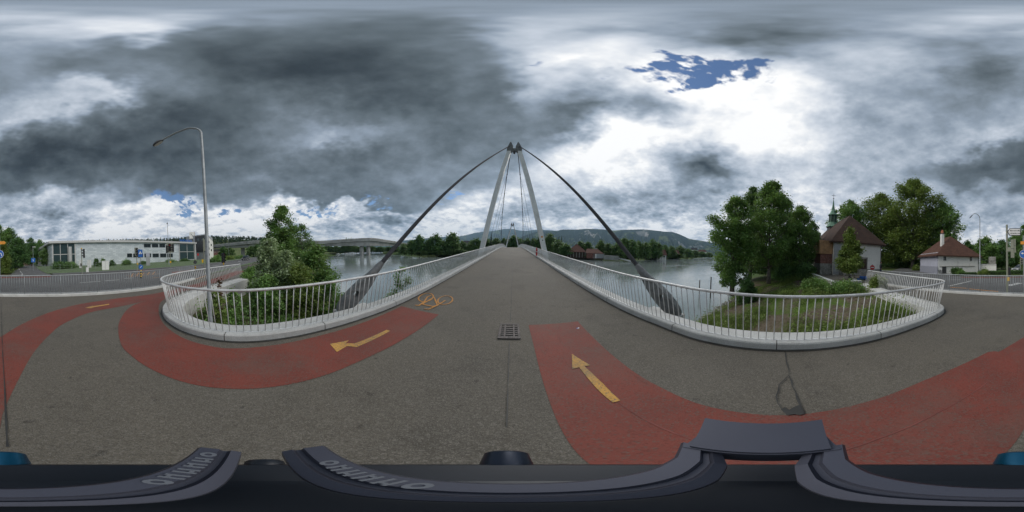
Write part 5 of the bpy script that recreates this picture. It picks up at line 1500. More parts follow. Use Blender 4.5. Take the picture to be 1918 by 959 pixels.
fh, _, s_, L_, D_2 = far_house('timber_framed_house', 'timber-framed house with steep brown roof at the far water edge', 1231, 1250, 116, 485.5, 477, 467, 'plaster', 'tile_far', (0, 0), 8, .35, nwin=2)
for k in range(5): part('timber', MB().box((L_*k/4, s_*(D_2/2+.06), 1.2), (.22, .12, 3.0)), MAT['wood_dark'], fh)
far_house('far_house', 'pale gabled house partly hidden by trees right of the timber-framed one', 1262, 1273, 155, 483, 475, 468, 'plaster', 'tile_far', (0, 0), 8, .3, nwin=2)
far_house('town_building', 'large white town building on the horizon right of the far-bank trees', 1294, 1306, 560, 474, 468, 464, 'plaster_w', 'slate', (0, 0), 16, nwin=5, cat='building')
far_house('town_building', 'long white town building with red roof near the right water end', 1306, 1324, 520, 476, 471.5, 467.5, 'plaster_w', 'tile_far', (6, 6), 16, nwin=7, cat='building')
far_house('town_building', 'brick-brown low building under the flyover', 399, 413, 150, 476, 469, 466, 'redbrick', 'slate', (0, 0), 12, nwin=4, cat='building')
far_house('town_building', 'white shed with grey doors beyond the roadside shrubs under the flyover', 414, 432, 120, 479, 472, 470.5, 'plaster_w', 'rooflead', (0, 0), 10, nwin=3, cat='building')
# jetty and slipway beside the boathouse
j0 = AZ(1133, 486, 84, -1.4)
jt = thing('jetty', 'grey jetty with sloping slipway at the far bank', 'jetty', tuple(j0))
ja = AZ(1133, 486, 86, -1.3); jb = AZ(1160, 486, 84, -1.4); jc = AZ(1182, 488, 80, -2.7)
part('quay', MB().bar(ja, jb, 3.0, 2.2), MAT['concrete_old'], jt, False, True)
part('slipway', MB().bar(jb, jc, 2.6, .3), MAT['concrete_white'], jt, False, True)

# --- concrete road bridge (flyover) over street and river
OV = [(-240,-190,9.5,2.0),(-200,-120,10.5,2.2),(-162,-43,11.6,2.4),(-134,2.4,11.6,4.6),(-128.9,54.6,9.6,3.2),(-116.5,96,12.0,6.2),(-146.9,189.8,9.6,2.6),(-190,262,8.6,2.2),(-260,360,7.5,2.0)]
ovp = thing('road_bridge', 'grey concrete road bridge crossing the river with twin piers', 'bridge', (-116.5, 96, -3))
ptsT = resample([Vector((q[0], q[1], q[2])) for q in OV], 5.0)
ss = np.concatenate([[0], np.cumsum([math.hypot(b[0]-a[0], b[1]-a[1]) for a, b in zip(OV, OV[1:])])]); ss = ss/ss[-1]; dep = np.interp(np.linspace(0, 1, len(ptsT)), ss, [q[3] for q in OV])
dk_ = MB(); n_ = 8
sideA = offset2d(ptsT, 5.5); sideB = offset2d(ptsT, -5.5); inA = offset2d(ptsT, 3.5); inB = offset2d(ptsT, -3.5)
for i, p in enumerate(ptsT):
    zt = p.z; d = dep[i]
    for q, z in ((sideA[i], zt), (sideB[i], zt), (sideB[i], zt-1.5), (inB[i], zt-2.0), (inB[i], zt-d), (inA[i], zt-d), (inA[i], zt-2.0), (sideA[i], zt-1.5)):
        dk_.v.append((q.x, q.y, min(z, zt-1.5) if z < zt-1 else z))
for i in range(len(ptsT)-1):
    for k in range(n_): dk_.f.append((i*n_+k, (i+1)*n_+k, (i+1)*n_+(k+1) % n_, i*n_+(k+1) % n_))
part('deck', dk_, MAT['concrete_old'], ovp, False, True)
for nm, sd in (('parapet', 5.62), ('parapet', -5.62)):
    o_ = offset2d(ptsT, sd); m_ = MB()
    for a, b_ in zip(o_, o_[1:]): m_.bar(a+Vector((0, 0, .35)), b_+Vector((0, 0, .35)), .25, 1.3)
    part(nm, m_, MAT['concrete_old'], ovp, False, True)
for q, w_ in (((AZ(677.5, 470, 149)), 3.0), ((AZ(690, 470, 152)), 3.0)):
    part('pier', MB().box((q.x, q.y, 1.0), (w_*.85, w_, 10.5), .3), MAT['concrete_old'], ovp, False, True)
for x, d in ((425, 160), (455, 150), (583, 150)):
    q = AZ(x, 470, d-6); part('pier', MB().box((q.x, q.y, 3.2), (2.0, 3.0, 8.5), .3), MAT['concrete_old'], ovp, False, True)
# moored boats under the road bridge
def boat(x, y, d, L, label, rz):
    p = AZ(x, y, d, WATER_Z)
    b_ = thing('motor_boat', label, 'boat', tuple(p), rz, 'boats moored beyond the road bridge')
    hull = []; m_ = MB()
    for u in np.linspace(0, 1, 7):
        w_ = L*.17*math.sin(math.pi*min(1, .25+u*.75))**.7 if u < 1 else .05
        hull.append([(-L/2+L*u, -w_, .9+.3*u), (-L/2+L*u, -w_*.6, -.2), (-L/2+L*u, w_*.6, -.2), (-L/2+L*u, w_, .9+.3*u)])
    vs = [q for s in hull for q in s]; fs_ = []
    for i in range(6):
        for k in range(4): fs_.append((i*4+k, (i+1)*4+k, (i+1)*4+(k+1) % 4, i*4+(k+1) % 4))
    fs_ += [(0, 1, 2, 3), (27, 26, 25, 24)]
    m_.add(vs, fs_); part('hull', m_, MAT['white'], b_)
    cb = part('cabin', MB().prism([(-L*.25, -L*.11), (L*.18, -L*.10), (L*.26, 0), (L*.18, L*.10), (-L*.25, L*.11)], .85, 2.0), MAT['white'], b_)
    part('window', MB().box((-.02*L, 0, 1.6), (L*.34, L*.225, .35)), MAT['glass'], cb)
boat(632, 473, 225, 8, 'white cabin boat lying alone left of the others under the road bridge', .4)
boat(648, 474, 222, 7, 'white boat left of the moored pair', .2); boat(654, 474, 220, 7, 'white boat in the middle of the moored row', .3); boat(660, 474, 218, 7, 'white boat nearest the bridge piers', .5)

# ------------------------------------------------------------------ street furniture
def lamp(label, base, H, arm_to, mat='galv', r=(.085, .045), head=.75, rad_c=.45, name='street_lamp'):
    b_ = Vector(base); t_ = thing(name, label, 'street lamp', tuple(b_))
    a = Vector(arm_to)-b_; hd = Vector((a.x, a.y, 0)); L = hd.length; hd.normalize()
    zt = H
    part('post', MB().tube([(0, 0, -.3), (0, 0, 1.0), (0, 0, 1.02), (0, 0, zt-rad_c)], [r[0], r[0], r[0]*.85, r[1]], 12), MAT[mat], t_, True)
    arc = [Vector((0, 0, zt-rad_c))]
    for k in range(1, 7):
        q = math.pi/2*k/6; arc.append(Vector((0, 0, zt-rad_c))+hd*(rad_c*(1-math.cos(q)))+Vector((0, 0, rad_c*math.sin(q))))
    end = hd*(L-head*.5)+Vector((0, 0, a.z+.05)); arc += [arc[-1].lerp(end, .5)+Vector((0, 0, .03)), end]
    part('arm', MB().tube(arc, [r[1]]*5+[r[1]*.8]*(len(arc)-5), 8), MAT[mat], t_, True)
    # flat oval luminaire
    sl_ = (end-arc[-2]).normalized(); sd = Vector((-hd.y, hd.x, 0)); up = sd.cross(sl_); up = up if up.z > 0 else -up
    vs = []; n_ = 14; m_ = MB()
    for zf, sc in ((-.055, .75), (-.03, 1.0), (.02, .96), (.06, .6)):
        for k in range(n_):
            q = 2*math.pi*k/n_
            vs.append(end+sl_*(head*.5)+sl_*math.cos(q)*head*.5*sc+sd*math.sin(q)*head*.22*sc+up*zf)
    fs_ = [(i*n_+k, i*n_+(k+1) % n_, (i+1)*n_+(k+1) % n_, (i+1)*n_+k) for i in range(3) for k in range(n_)]+[tuple(range(n_-1, -1, -1)), tuple(3*n_+k for k in range(n_))]
    m_.add(vs, fs_); hdp = part('lamp_head', m_, MAT['dark'], t_, True)
    g = MB().poly([end+sl_*(head*.5)+sl_*math.cos(2*math.pi*k/n_)*head*.42+sd*math.sin(2*math.pi*k/n_)*head*.15-up*.058 for k in range(n_)])
    part('lens', g, MAT['plaster'], hdp)
    return t_
lb_ = Vector((-3.92, -1.20, gz(-3.92, -1.2)))
lamp('tall grey street lamp with curved arm rising behind the left railing', lb_, 6.0-lb_.z-.1, (-3.82, -2.46, AT(305, 265, 4.5).z), r=(.066, .034), head=.36, rad_c=.35)
lamp('tall street lamp in front of the white house, arm towards the road', (6.1, -22.0, 0), 8.8, AT(1817, 403, 22.6), r=(.10, .05), head=.7, rad_c=.8)
lamp('slim tall street lamp on the lawn before the silver office building', AZ(316, 480, 40, -.05), AT(314, 416, 40).z, AT(313, 417.5, 38.6), r=(.10, .05), head=.7, rad_c=.4)
def post_lamp(x, d, ytop, label):
    p = AZ(x, 480, d, -.1); H = AT(x, ytop, d).z
    t_ = thing('post_lamp', label, 'street lamp', tuple(p))
    part('post', MB().tube([(0, 0, -.1), (0, 0, H)], [.06, .04], 8), MAT['galv'], t_, True)
    v = Vector((-p.y, p.x, 0)).normalized()
    part('lamp_head', MB().bar(Vector((0, 0, H+.03))+v*.1, Vector((0, 0, H+.03))-v*.55, .28, .10), MAT['white'], t_)
    return t_, p, H
pl_, pp, H = post_lamp(62, 33.5, 462, 'short post lamp with a blue sign at the side street corner')
z_ = AT(63, 486.5, 33.3).z; v = Vector((-pp.y, pp.x, 0)).normalized(); n_ = -Vector((pp.x, pp.y, 0)).normalized()
part('blue_plate', MB().bar(n_*.08+v*-.42+Vector((0, 0, z_)), n_*.08+v*.42+Vector((0, 0, z_)), .03, .85), MAT['blue'], pl_)
part('white_mark', MB().bar(n_*.11+v*-.05+Vector((0, 0, z_-.2)), n_*.11+v*.05+Vector((0, 0, z_+.2)), .012, .12), MAT['white'], pl_)
post_lamp(47, 62, 470, 'farther post lamp in front of the pink house'); post_lamp(429, 70, 446, 'post lamp standing in front of the flyover beside the road')

def toward_cam(p): v = -Vector((p.x, p.y, 0)).normalized(); return v, Vector((-v.y, v.x, 0))   # facing, left as seen
def signal(label, x, d, ytop, heads, extras=(), pole='galv_green', pr=.055, zb=0.0):
    """heads: (side offset along picture right, z of centre, facing angle relative to camera, colour of case, lit)"""
    p = AZ(x, 480, d, zb); H = AT(x, ytop, d).z-zb
    t_ = thing('traffic_signal', label, 'traffic signal', tuple(p))
    f, l = toward_cam(p); rgt = -l
    part('pole', MB().tube([(0, 0, -.1), (0, 0, H)], pr, 10), MAT[pole], t_, True)
    for off, z, ang, case, lit in heads:
        fd = Matrix.Rotation(ang, 3, 'Z') @ f; sd = Vector((-fd.y, fd.x, 0))
        c = rgt*off+Vector((0, 0, z))
        hd = part('signal_case', MB().bar(c-Vector((0, 0, .60)), c+Vector((0, 0, .60)), .38, .24, fd), MAT[case], t_)
        for k in range(3):
            q = c+fd*.12+Vector((0, 0, .38-k*.38))
            mm = MAT['dark'] if k != lit else MAT['redp']
            part('lens', MB().tube([q, q+fd*.012], .135, 12), mm, hd)
            # half-cylinder visor
            v_ = MB(); nn_ = 7; ring = []
            for e_ in (0, .24):
                for j in range(nn_):
                    aa = math.pi*j/(nn_-1); ring.append(q+fd*(.01+e_)+sd*math.cos(aa)*.16+Vector((0, 0, 1))*math.sin(aa)*.16)
            v_.add(ring, [(j, j+1, nn_+j+1, nn_+j) for j in range(nn_-1)])
            part('visor', v_, MAT['black'], hd, fix=False)
        part('bracket', MB().bar(Vector((0, 0, z)), c, .05, .05), MAT[pole], t_)
    for nm, off, z, w, h, dp, m_ in extras:
        part(nm, MB().bar(rgt*off+f*.07+Vector((0, 0, z-h/2)), rgt*off+f*.07+Vector((0, 0, z+h/2)), w, dp, f), MAT[m_], t_)
    return t_
R90 = math.pi/2
signal('traffic signal with yellow cap in front of the glazed office corner', 153, 22.0, 465, [(-.32, 2.68, -R90, 'black', -1)], [('cap', 0, 3.36, .16, .14, .16, 'yel'), ('control_box', .14, 1.15, .16, .42, .14, 'black')])
signal('traffic signal beside the blue pedestrian sign', 256, 23.5, 464, [(-.34, 2.45, -R90*.8, 'black', -1), (.05, 2.72, R90*.3, 'galv_green', -1)], [('push_button', -.08, 1.0, .15, .22, .14, 'yel')])
signal('large traffic signal with pale backboard left of the street lamp', 319, 25.2, 455, [(-.50, 3.2, -R90, 'black', -1), (.06, 3.25, 0.15, 'black', 0), (.52, 3.0, R90, 'black', -1)], [('backboard', .0, 3.2, 1.1, 1.5, .02, 'galv_green'), ('push_button', 0, 1.0, .22, .28, .16, 'yel')])
signal('traffic signal seen from behind just left of the street lamp', 382, 17.1, 446, [(-.16, 2.85, math.pi, 'galv_green', -1)], [('push_button', .16, 1.2, .16, .34, .14, 'yel')])
t_ = signal('low traffic signal with red and white plate right of the street lamp', 418.5, 19.4, 473.5, [(.03, 1.40, R90*.4, 'black', -1)], [('push_button', .02, .72, .14, .22, .14, 'yel'), ('warning_plate', -.02, 1.82, .20, .22, .02, 'redp')], pr=.045)
signal('traffic signal with red light beside the parked silver car', 1911, 27, 483, [(-.22, 2.05, .1, 'galv_green', 0)], [], pr=.05)

# pedestrian crossing sign on a striped island post
def striped(parent, z0, z1, r, n=6):
    for k in range(n):
        a = z0+(z1-z0)*k/n; c = z0+(z1-z0)*(k+1)/n
        part('band', MB().lathe([(r, a), (r, c)], 12), MAT['yel' if k % 2 else 'black'], parent, True)
p = AZ(263, 480, 15.1, RZ); f, l = toward_cam(p)
ps = thing('crossing_sign', 'blue pedestrian crossing sign on a yellow and black striped post', 'sign', tuple(p))
striped(ps, 0, .72, .085)
part('post', MB().tube([(0, 0, .7), (0, 0, 2.55)], .03, 8), MAT['galv'], ps, True)
zc = AT(262.5, 475, 15.1).z-RZ
bp = part('blue_plate', MB().bar(f*.05+Vector((0, 0, zc-.31)), f*.05+Vector((0, 0, zc+.36)), .40, .02, f), MAT['blue'], ps)
tri = [f*.068+l*.155+Vector((0, 0, zc-.04)), f*.068-l*.155+Vector((0, 0, zc-.04)), f*.068+Vector((0, 0, zc+.24))]
part('white_triangle', MB().extrude(tri, f*.004), MAT['white'], bp)
wm = MB().bar(f*.075+Vector((0, 0, zc-.04)), f*.075+Vector((0, 0, zc+.08)), .035, .004, f)
wm.bar(f*.075+Vector((0, 0, zc-.04)), f*.075+l*.05+Vector((0, 0, zc-.09)), .004, .03, f); wm.bar(f*.075+Vector((0, 0, zc-.04)), f*.075-l*.05+Vector((0, 0, zc-.09)), .004, .03, f)
part('walking_figure', wm, MAT['black'], bp)
zc2 = AT(262.5, 500, 15.1).z-RZ
ad = part('arrow_disc', MB().tube([f*.06+Vector((0, 0, zc2)), f*.08+Vector((0, 0, zc2))], .21, 18), MAT['blue'], ps)
part('white_arrow', MB().bar(f*.088+l*.09+Vector((0, 0, zc2+.09)), f*.088-l*.07+Vector((0, 0, zc2-.07)), .05, .006, f), MAT['white'], ad)
p = AZ(365, 480, 20.0, RZ); f, l = toward_cam(p)
b2 = thing('striped_bollard', 'yellow and black striped bollard with grey disc on the traffic island', 'bollard', tuple(p))
striped(b2, 0, .62, .085)
part('post', MB().tube([(0, 0, .6), (0, 0, 1.25)], .03, 8), MAT['galv'], b2, True)
part('disc', MB().tube([f*.04+Vector((0, 0, 1.1)), f*.06+Vector((0, 0, 1.1))], .22, 18), MAT['dark'], b2)

# direction sign post beside the path
p = Vector((.93, -8.96, 0)); f, l = toward_cam(p); rg = -l
H = AT(1885, 421, 9.0).z
sp = thing('signpost', 'grey-green signpost with white arrow-shaped direction board and signal backs', 'signpost', tuple(p))
part('pole', MB().tube([(0, 0, -.1), (0, 0, H)], .057, 12), MAT['galv_green'], sp, True)
zc = AT(1874, 434.5, 8.9).z; hw = .40; hh = .21
brd = [(-.62, hh), (.0, hh*.98), (.11, 0), (.0, -hh*.98), (-.62, -hh)]
def bp3(s, e=0): return [rg*(-.14+q[0]*s)+f*(.075+e)+Vector((0, 0, zc+q[1]*s)) for q in brd]
bo = part('direction_board', MB().extrude(bp3(1.0), f*.015), MAT['black'], sp)
c_ = [rg*(-.14+(-.25)+(q[0]+.25)*.90)+f*.094+Vector((0, 0, zc+q[1]*.82)) for q in brd]
bw = part('board_face', MB().extrude(c_, f*.004), MAT['white'], bo)
rr = random.Random(11)
for row in (.075, -.075):
    x_ = -.55
    while x_ < -.02:
        w_ = rr.uniform(.018, .05); hh_ = rr.choice((.05, .07, .05))
        part('letter', MB().bar(rg*(-.14+x_)+f*.101+Vector((0, 0, zc+row-.035)), rg*(-.14+x_)+f*.101+Vector((0, 0, zc+row-.035+hh_)), w_, .003, f), MAT['black'], bw)
        x_ += w_+.02
for z_ in (zc+.12, zc-.12): part('clamp', MB().bar(rg*-.25+f*.05+Vector((0, 0, z_)), rg*.07+f*.05+Vector((0, 0, z_)), .02, .035), MAT['galv'], sp)
za, zb_ = AT(1873, 449, 9.0).z, AT(1873, 483, 9.0).z
def case(off, z0, z1, w):
    cs = part('signal_case', MB().bar(rg*off+Vector((0, 0, z0)), rg*off+Vector((0, 0, z1)), w, .16, f), MAT['galv_green'], sp)
    part('back_seam', MB().bar(rg*off+f*.082+Vector((0, 0, (z0+z1)/2-.01)), rg*off+f*.082+Vector((0, 0, (z0+z1)/2+.01)), w*.96, .005, f), MAT['dark'], cs)
    return cs
case(-.30, zb_, za, .20); case(-.42, zb_+.28, za+.02, .12)
part('signal_arm', MB().box(tuple(rg*-.13+Vector((0, 0, (za+zb_)/2-.05))), (.22, .12, .22), math.atan2(rg.y, rg.x)), MAT['galv_green'], sp)
zy = AT(1885, 522.5, 9.0).z
part('push_button', MB().bar(rg*-.06+f*.06+Vector((0, 0, zy-.1)), rg*-.06+f*.06+Vector((0, 0, zy+.1)), .10, .10, f), MAT['yel'], sp)
zk = AT(1883, 508, 9.0).z
part('black_box', MB().bar(rg*-.12+Vector((0, 0, zk-.22)), rg*-.12+Vector((0, 0, zk+.22)), .12, .14, f), MAT['black'], sp)

# blue mandatory arrow sign with orange detour plate
p = Vector((.02, -9.12, 0)); f, l = toward_cam(p); rg = -l
H = AT(1917, 441, 9.12).z
bs = thing('arrow_sign_post', 'grey pole with round blue arrow sign and orange detour plate', 'sign', tuple(p))
part('pole', MB().tube([(0, 0, -.1), (0, 0, H)], .042, 10), MAT['galv'], bs, True)
zc = AT(0, 476, 9.1).z; R_ = .235
dsc = part('blue_disc', MB().tube([f*.05+Vector((0, 0, zc)), f*.065+Vector((0, 0, zc))], R_, 28), MAT['blue'], bs)
part('white_rim', MB().add([f*.068+(rg*math.cos(a)+Vector((0, 0, 1))*math.sin(a))*r_+Vector((0, 0, zc)) for r_ in (R_*.90, R_*.97) for a in [2*math.pi*k/28 for k in range(28)]], [(k, (k+1) % 28, 28+(k+1) % 28, 28+k) for k in range(28)]), MAT['white'], dsc, fix=False)
aw = MB(); path_ = [(-.11, -.12), (-.11, -.03), (-.08, .03), (-.02, .045), (.04, .045)]
for a, b_ in zip(path_, path_[1:]): aw.bar(rg*a[0]+f*.074+Vector((0, 0, zc+a[1])), rg*b_[0]+f*.074+Vector((0, 0, zc+b_[1])), .006 if a[0] != b_[0] and False else .05, .006, f)
aw.extrude([rg*.04+f*.071+Vector((0, 0, zc+.115)), rg*.15+f*.071+Vector((0, 0, zc+.045)), rg*.04+f*.071+Vector((0, 0, zc-.025))], f*.006)
part('white_arrow', aw, MAT['white'], dsc)
zo = AT(1914, 455, 9.1).z
part('detour_plate', MB().extrude([rg*-.36+f*.06+Vector((0, 0, zo)), rg*-.28+f*.06+Vector((0, 0, zo+.085)), rg*.16+f*.06+Vector((0, 0, zo+.085)), rg*.16+f*.06+Vector((0, 0, zo-.085)), rg*-.28+f*.06+Vector((0, 0, zo-.085))], f*.012), MAT['orange'], bs)

# no-entry sign
p = AZ(1634, 500, 16.1, -.02); f, l = toward_cam(p)
ne = thing('no_entry_sign', 'round red no entry sign on a thin pole at the churchyard', 'sign', tuple(p))
zc = AT(1634, 500.5, 16.1).z
part('pole', MB().tube([(0, 0, -.1), (0, 0, zc+.3)], .03, 8), MAT['galv'], ne, True)
dd_ = part('red_disc', MB().tube([f*.04+Vector((0, 0, zc)), f*.055+Vector((0, 0, zc))], .23, 24), MAT['redp'], ne)
part('white_bar', MB().bar(f*.062+l*.16+Vector((0, 0, zc)), f*.062-l*.16+Vector((0, 0, zc)), .006, .08, (0, 0, 1)), MAT['white'], dd_)
# cabinets and pillars on the lawn
def cabinet(x0, x1, y0, y1, d, label, mat='white', name='utility_cabinet', depth=.5):
    a = AZ(x0, 480, d, -.05); b_ = AZ(x1, 480, d, -.05); zt = AT((x0+x1)/2, y0, d).z; c = (a+b_)/2; w = (b_-a).length
    r = thing(name, label, 'cabinet', tuple(c)); f, l = toward_cam(c)
    ang = math.atan2(l.y, l.x)
    part('body', MB().box((0, 0, zt/2+.05), (w, depth, zt-.1), ang), MAT[mat], r)
    part('plinth', MB().box((0, 0, .03), (w*.96, depth*.96, .16), ang), MAT['concrete'], r)
    part('lid', MB().box((0, 0, zt+.03), (w*1.05, depth*1.08, .07), ang), MAT[mat], r)
    if w > .8: part('door_gap', MB().box(tuple(f*(depth/2+.004)+Vector((0, 0, zt/2+.05))), (.02, .008, zt-.2), ang), MAT['dark'], r)
    return r
cabinet(190.5, 203.5, 488.5, 505, 28.5, 'large white utility cabinet on the lawn', depth=.7)
cabinet(160.5, 165.5, 501, 510, 24.0, 'small white utility cabinet right of the yellow-capped signal', depth=.3)
cabinet(147.5, 153, 487, 497, 40, 'left one of two pale vent boxes against the silver building', 'concrete_white', 'vent_box', .9)
cabinet(163, 170.5, 486.5, 497, 40, 'right one of two pale vent boxes against the silver building', 'concrete_white', 'vent_box', .9)
p = AZ(277, 480, 40, -.05); f, l = toward_cam(p); H = AT(277, 473.5, 40).z
ip = thing('info_pillar', 'tall blue-grey info pillar on the lawn below the strip windows', 'pillar', tuple(p))
part('body', MB().box((0, 0, H/2), (.95, .35, H), math.atan2(l.y, l.x)), MAT['grey'], ip)
part('blue_head', MB().box(tuple(f*.02+Vector((0, 0, H-.45))), (.97, .36, .8), math.atan2(l.y, l.x)), MAT['plaster_lav'], ip)
p = AZ(371, 480, 52, -.05); f, l = toward_cam(p)
rs_ = thing('small_sign', 'small red and white sign in front of the dark grey block', 'sign', tuple(p))
part('post', MB().tube([(0, 0, -.1), (0, 0, 2.6)], .035, 8), MAT['galv'], rs_, True)
part('plate', MB().bar(f*.05+Vector((0, 0, 2.0)), f*.05+Vector((0, 0, 2.7)), .55, .02, f), MAT['redp'], rs_)
# red and blue boards behind the riverside shrubs
for nm, lab, x0, x1, y0, y1, mm in (('advert_board', 'red advertising board half hidden by the pale shrubs', 503.5, 512.5, 455.5, 473, 'redp'), ('advert_board', 'blue board beside the red one behind the pale shrubs', 498.5, 502.8, 455.5, 462, 'blue')):
    d = 36.0; a = AZ(x0, 480, d, 0); b_ = AZ(x1, 480, d, 0); zt = AT((x0+x1)/2, y0, d).z; zb_ = AT((x0+x1)/2, y1, d).z; c = (a+b_)/2
    r = thing(nm, lab, 'sign', tuple(c)); v = (b_-a)/2
    part('board', MB().bar(-v+Vector((0, 0, (zt+zb_)/2)), v+Vector((0, 0, (zt+zb_)/2)), .08, zt-zb_), MAT[mm], r)
    if mm == 'redp':
        fcam = toward_cam(c)[0]
        for k in range(3): part('lettering', MB().bar(-v*.6+fcam*.06+Vector((0, 0, zt-.8-k*.7)), v*(.5-.2*k)+fcam*.06+Vector((0, 0, zt-.8-k*.7)), .02, .28), MAT['white'], r)
    for s in (-.8, .8): part('post', MB().tube([v*s+Vector((0, 0, -.3)), v*s+Vector((0, 0, zb_+.1))], .05, 8), MAT['galv'], r, True)
# wire fence along the lawn
wf = thing('wire_fence', 'thin wire mesh fence on posts along the office lawn', 'fence', (-12, -26, -.05))
wfp = [AZ(x, 480, d, -.05) for x, d in ((56,36),(70,34.5),(84,33),(97,31.5),(112,30.5),(134,30.5),(160,31.5),(178,32.5),(215,34.5),(245,36.5),(280,39.5),(310,43.5),(335,48)) ]
for q in wfp: part('post', MB().tube([q, q+Vector((0, 0, 1.25))], .03, 6), MAT['galv'], wf, True, True)
for z_ in (.25, .6, .95, 1.22): part('wire', MB().tube([q+Vector((0, 0, z_)) for q in wfp], .008, 4), MAT['galv'], wf, False, True)
# mooring posts in the river
for i, (x, d, yt, lab) in enumerate(((1312, 18.8, 526, 'dark mooring post standing in the water left of the other'), (1333, 17.6, 520, 'dark mooring post close to the overhanging tree'))):
    p = AZ(x, 500, d, WATER_Z-1.2); H = AT(x, yt, d).z-p.z
    r = thing('mooring_post', lab, 'post', tuple(p))
    part('shaft', MB().tube([(0, 0, 0), (.03, .02, H)], [.07, .06], 8), MAT['wood_dark'], r, True)
    part('cap', MB().lathe([(.075, H-.02), (.08, H+.03), (.03, H+.07)], 8, (.03, .02, 0)), MAT['iron'], r, True)
# rocks along the right waterline
rkr = random.Random(9); protos = []
for s in range(4):
    m_ = MB(); n1, n2 = 7, 5; rk = random.Random(s); vs = []
    for i in range(n2+1):
        for k in range(n1):
            a = 2*math.pi*k/n1; e = math.pi*i/n2-math.pi/2; r_ = 1+rk.uniform(-.22, .22)
            vs.append((math.cos(a)*math.cos(e)*r_, math.sin(a)*math.cos(e)*r_*.8, math.sin(e)*r_*.55))
    m_.add(vs, [(i*n1+k, i*n1+(k+1) % n1, (i+1)*n1+(k+1) % n1, (i+1)*n1+k) for i in range(n2) for k in range(n1)])
    me = m_.mesh('bank_stone', MAT['stone']); protos.append(me)
for i in range(34):
    x = 8.0+i*.26+rkr.uniform(-.1, .1); y = float(np.interp(x, NX, NY))-rkr.uniform(.1, .9)
    o = link('bank_stone', protos[i % 4], None, (x, y, gz(x, y)+.03)); s = rkr.uniform(.10, .26); o.scale = (s, s, s); o.rotation_euler = (0, 0, rkr.uniform(0, 6))
    tag(o, 'grey stone among the rubble along the right waterline', 'stone', 'stones along the right waterline')

# ------------------------------------------------------------------ cars
def car(label, loc, rz, paint_m, name='parked_car', L=4.3, Wd=1.75, Hh=1.5):
    r = thing(name, label, 'car', tuple(loc), rz)
    # side profile (x forward)
    prof = [(-2.1,.35),(-2.12,.75),(-2.0,.95),(-1.2,.98),(1.0,.93),(1.85,.80),(2.1,.62),(2.12,.35)]
    cab = [(-1.85,.96),(-1.45,1.42),(-.9,1.5),(.1,1.48),(.5,1.36),(1.15,.93)]
    k = L/4.24
    b_ = MB()
    secs = [(-Wd/2, .92), (-Wd/2+.08, 1.0), (Wd/2-.08, 1.0), (Wd/2, .92)]
    n_ = len(prof); vs = []
    for y, s in secs:
        for x, z in prof: vs.append((x*k*(s*.04+.96), y, .30+(z-.30)*s))
    fs_ = [(i*n_+j, (i+1)*n_+j, (i+1)*n_+(j+1) % n_, i*n_+(j+1) % n_) for i in range(3) for j in range(n_)]+[tuple(range(n_)), tuple(3*n_+j for j in range(n_-1, -1, -1))]
    b_.add(vs, fs_); part('body', b_, paint_m, r)
    c_ = MB(); m_ = len(cab); vs = []
    for y, s in ((-Wd/2+.10, 0), (-Wd/2+.24, 1), (Wd/2-.24, 1), (Wd/2-.10, 0)):
        for x, z in cab: vs.append((x*k, y if z < 1.2 else (y*.88), z if (s or z < 1.2) else z-.06))
    fs_ = [(i*m_+j, (i+1)*m_+j, (i+1)*m_+j+1, i*m_+j+1) for i in range(3) for j in range(m_-1)]+[tuple(range(m_)), tuple(3*m_+j for j in range(m_-1, -1, -1))]
    c_.add(vs, fs_); part('cabin', c_, paint_m, r)
    for sg in (-1, 1):
        for x0, x1, x2, x3 in ((-1.35, -.55, -.55, -1.15), (-.45, .92, .40, -.45)):
            y0 = sg*(Wd/2-.085); y1 = sg*(Wd/2-.19)
            part('side_window', MB().extrude([(x0*k, y0, 1.0), (x1*k, y0, 1.0), (x2*k, y1, 1.36), (x3*k, y1, 1.36)], (0, sg*.015, 0)), MAT['glass'], r)
    part('windscreen', MB().extrude([(1.12*k, -.62, .98), (1.12*k, .62, .98), (.56*k, .54, 1.36), (.56*k, -.54, 1.36)], (.02, 0, .02)), MAT['glass'], r)
    part('rear_window', MB().extrude([(-1.86*k, -.6, 1.0), (-1.86*k, .6, 1.0), (-1.52*k, .52, 1.38), (-1.52*k, -.52, 1.38)], (-.02, 0, .02)), MAT['glass'], r)
    for sx in (-1.32, 1.32):
        for sy in (-1, 1):
            w_ = part('wheel', MB().tube([(sx*k, sy*(Wd/2-.20), .32), (sx*k, sy*(Wd/2+.01), .32)], .32, 18), MAT['black'], r)
            part('rim', MB().tube([(sx*k, sy*(Wd/2+.01), .32), (sx*k, sy*(Wd/2+.025), .32)], .20, 14), MAT['steel'], w_)
    for sy in (-1, 1):
        part('headlight', MB().box((2.02*k, sy*.62, .70), (.12, .36, .14)), MAT['white'], r)
        part('tail_light', MB().box((-2.08*k, sy*.66, .80), (.08, .26, .22)), MAT['redp'], r)
    part('bumper', MB().box((2.08*k, 0, .44), (.10, Wd*.86, .18)), MAT['black'], r)
    part('grille', MB().box((2.10*k, 0, .64), (.05, .7, .12)), MAT['black'], r)
    part('number_plate', MB().box((2.14*k, 0, .46), (.02, .5, .11)), MAT['white'], r)
    return r
def carpaint(name, c, metal=.3):
    m, t, b = new_mat(name); b.inputs['Base Color'].default_value = (*c, 1); b.inputs['Roughness'].default_value = .3; b.inputs['Metallic'].default_value = metal
    b.inputs['Coat Weight'].default_value = .5; return m
car('dark grey car driving towards the junction under the flyover', (-50.5, -3.2, RZ), math.atan2(-.18, 1.0), carpaint('charcoal_paint', (.03, .033, .036)), 'car')
car('silver car parked in a garden drive behind the low hedge', AZ(1912, 497, 33, -.2), 1.0, carpaint('silver_paint', (.42, .43, .44), .5))
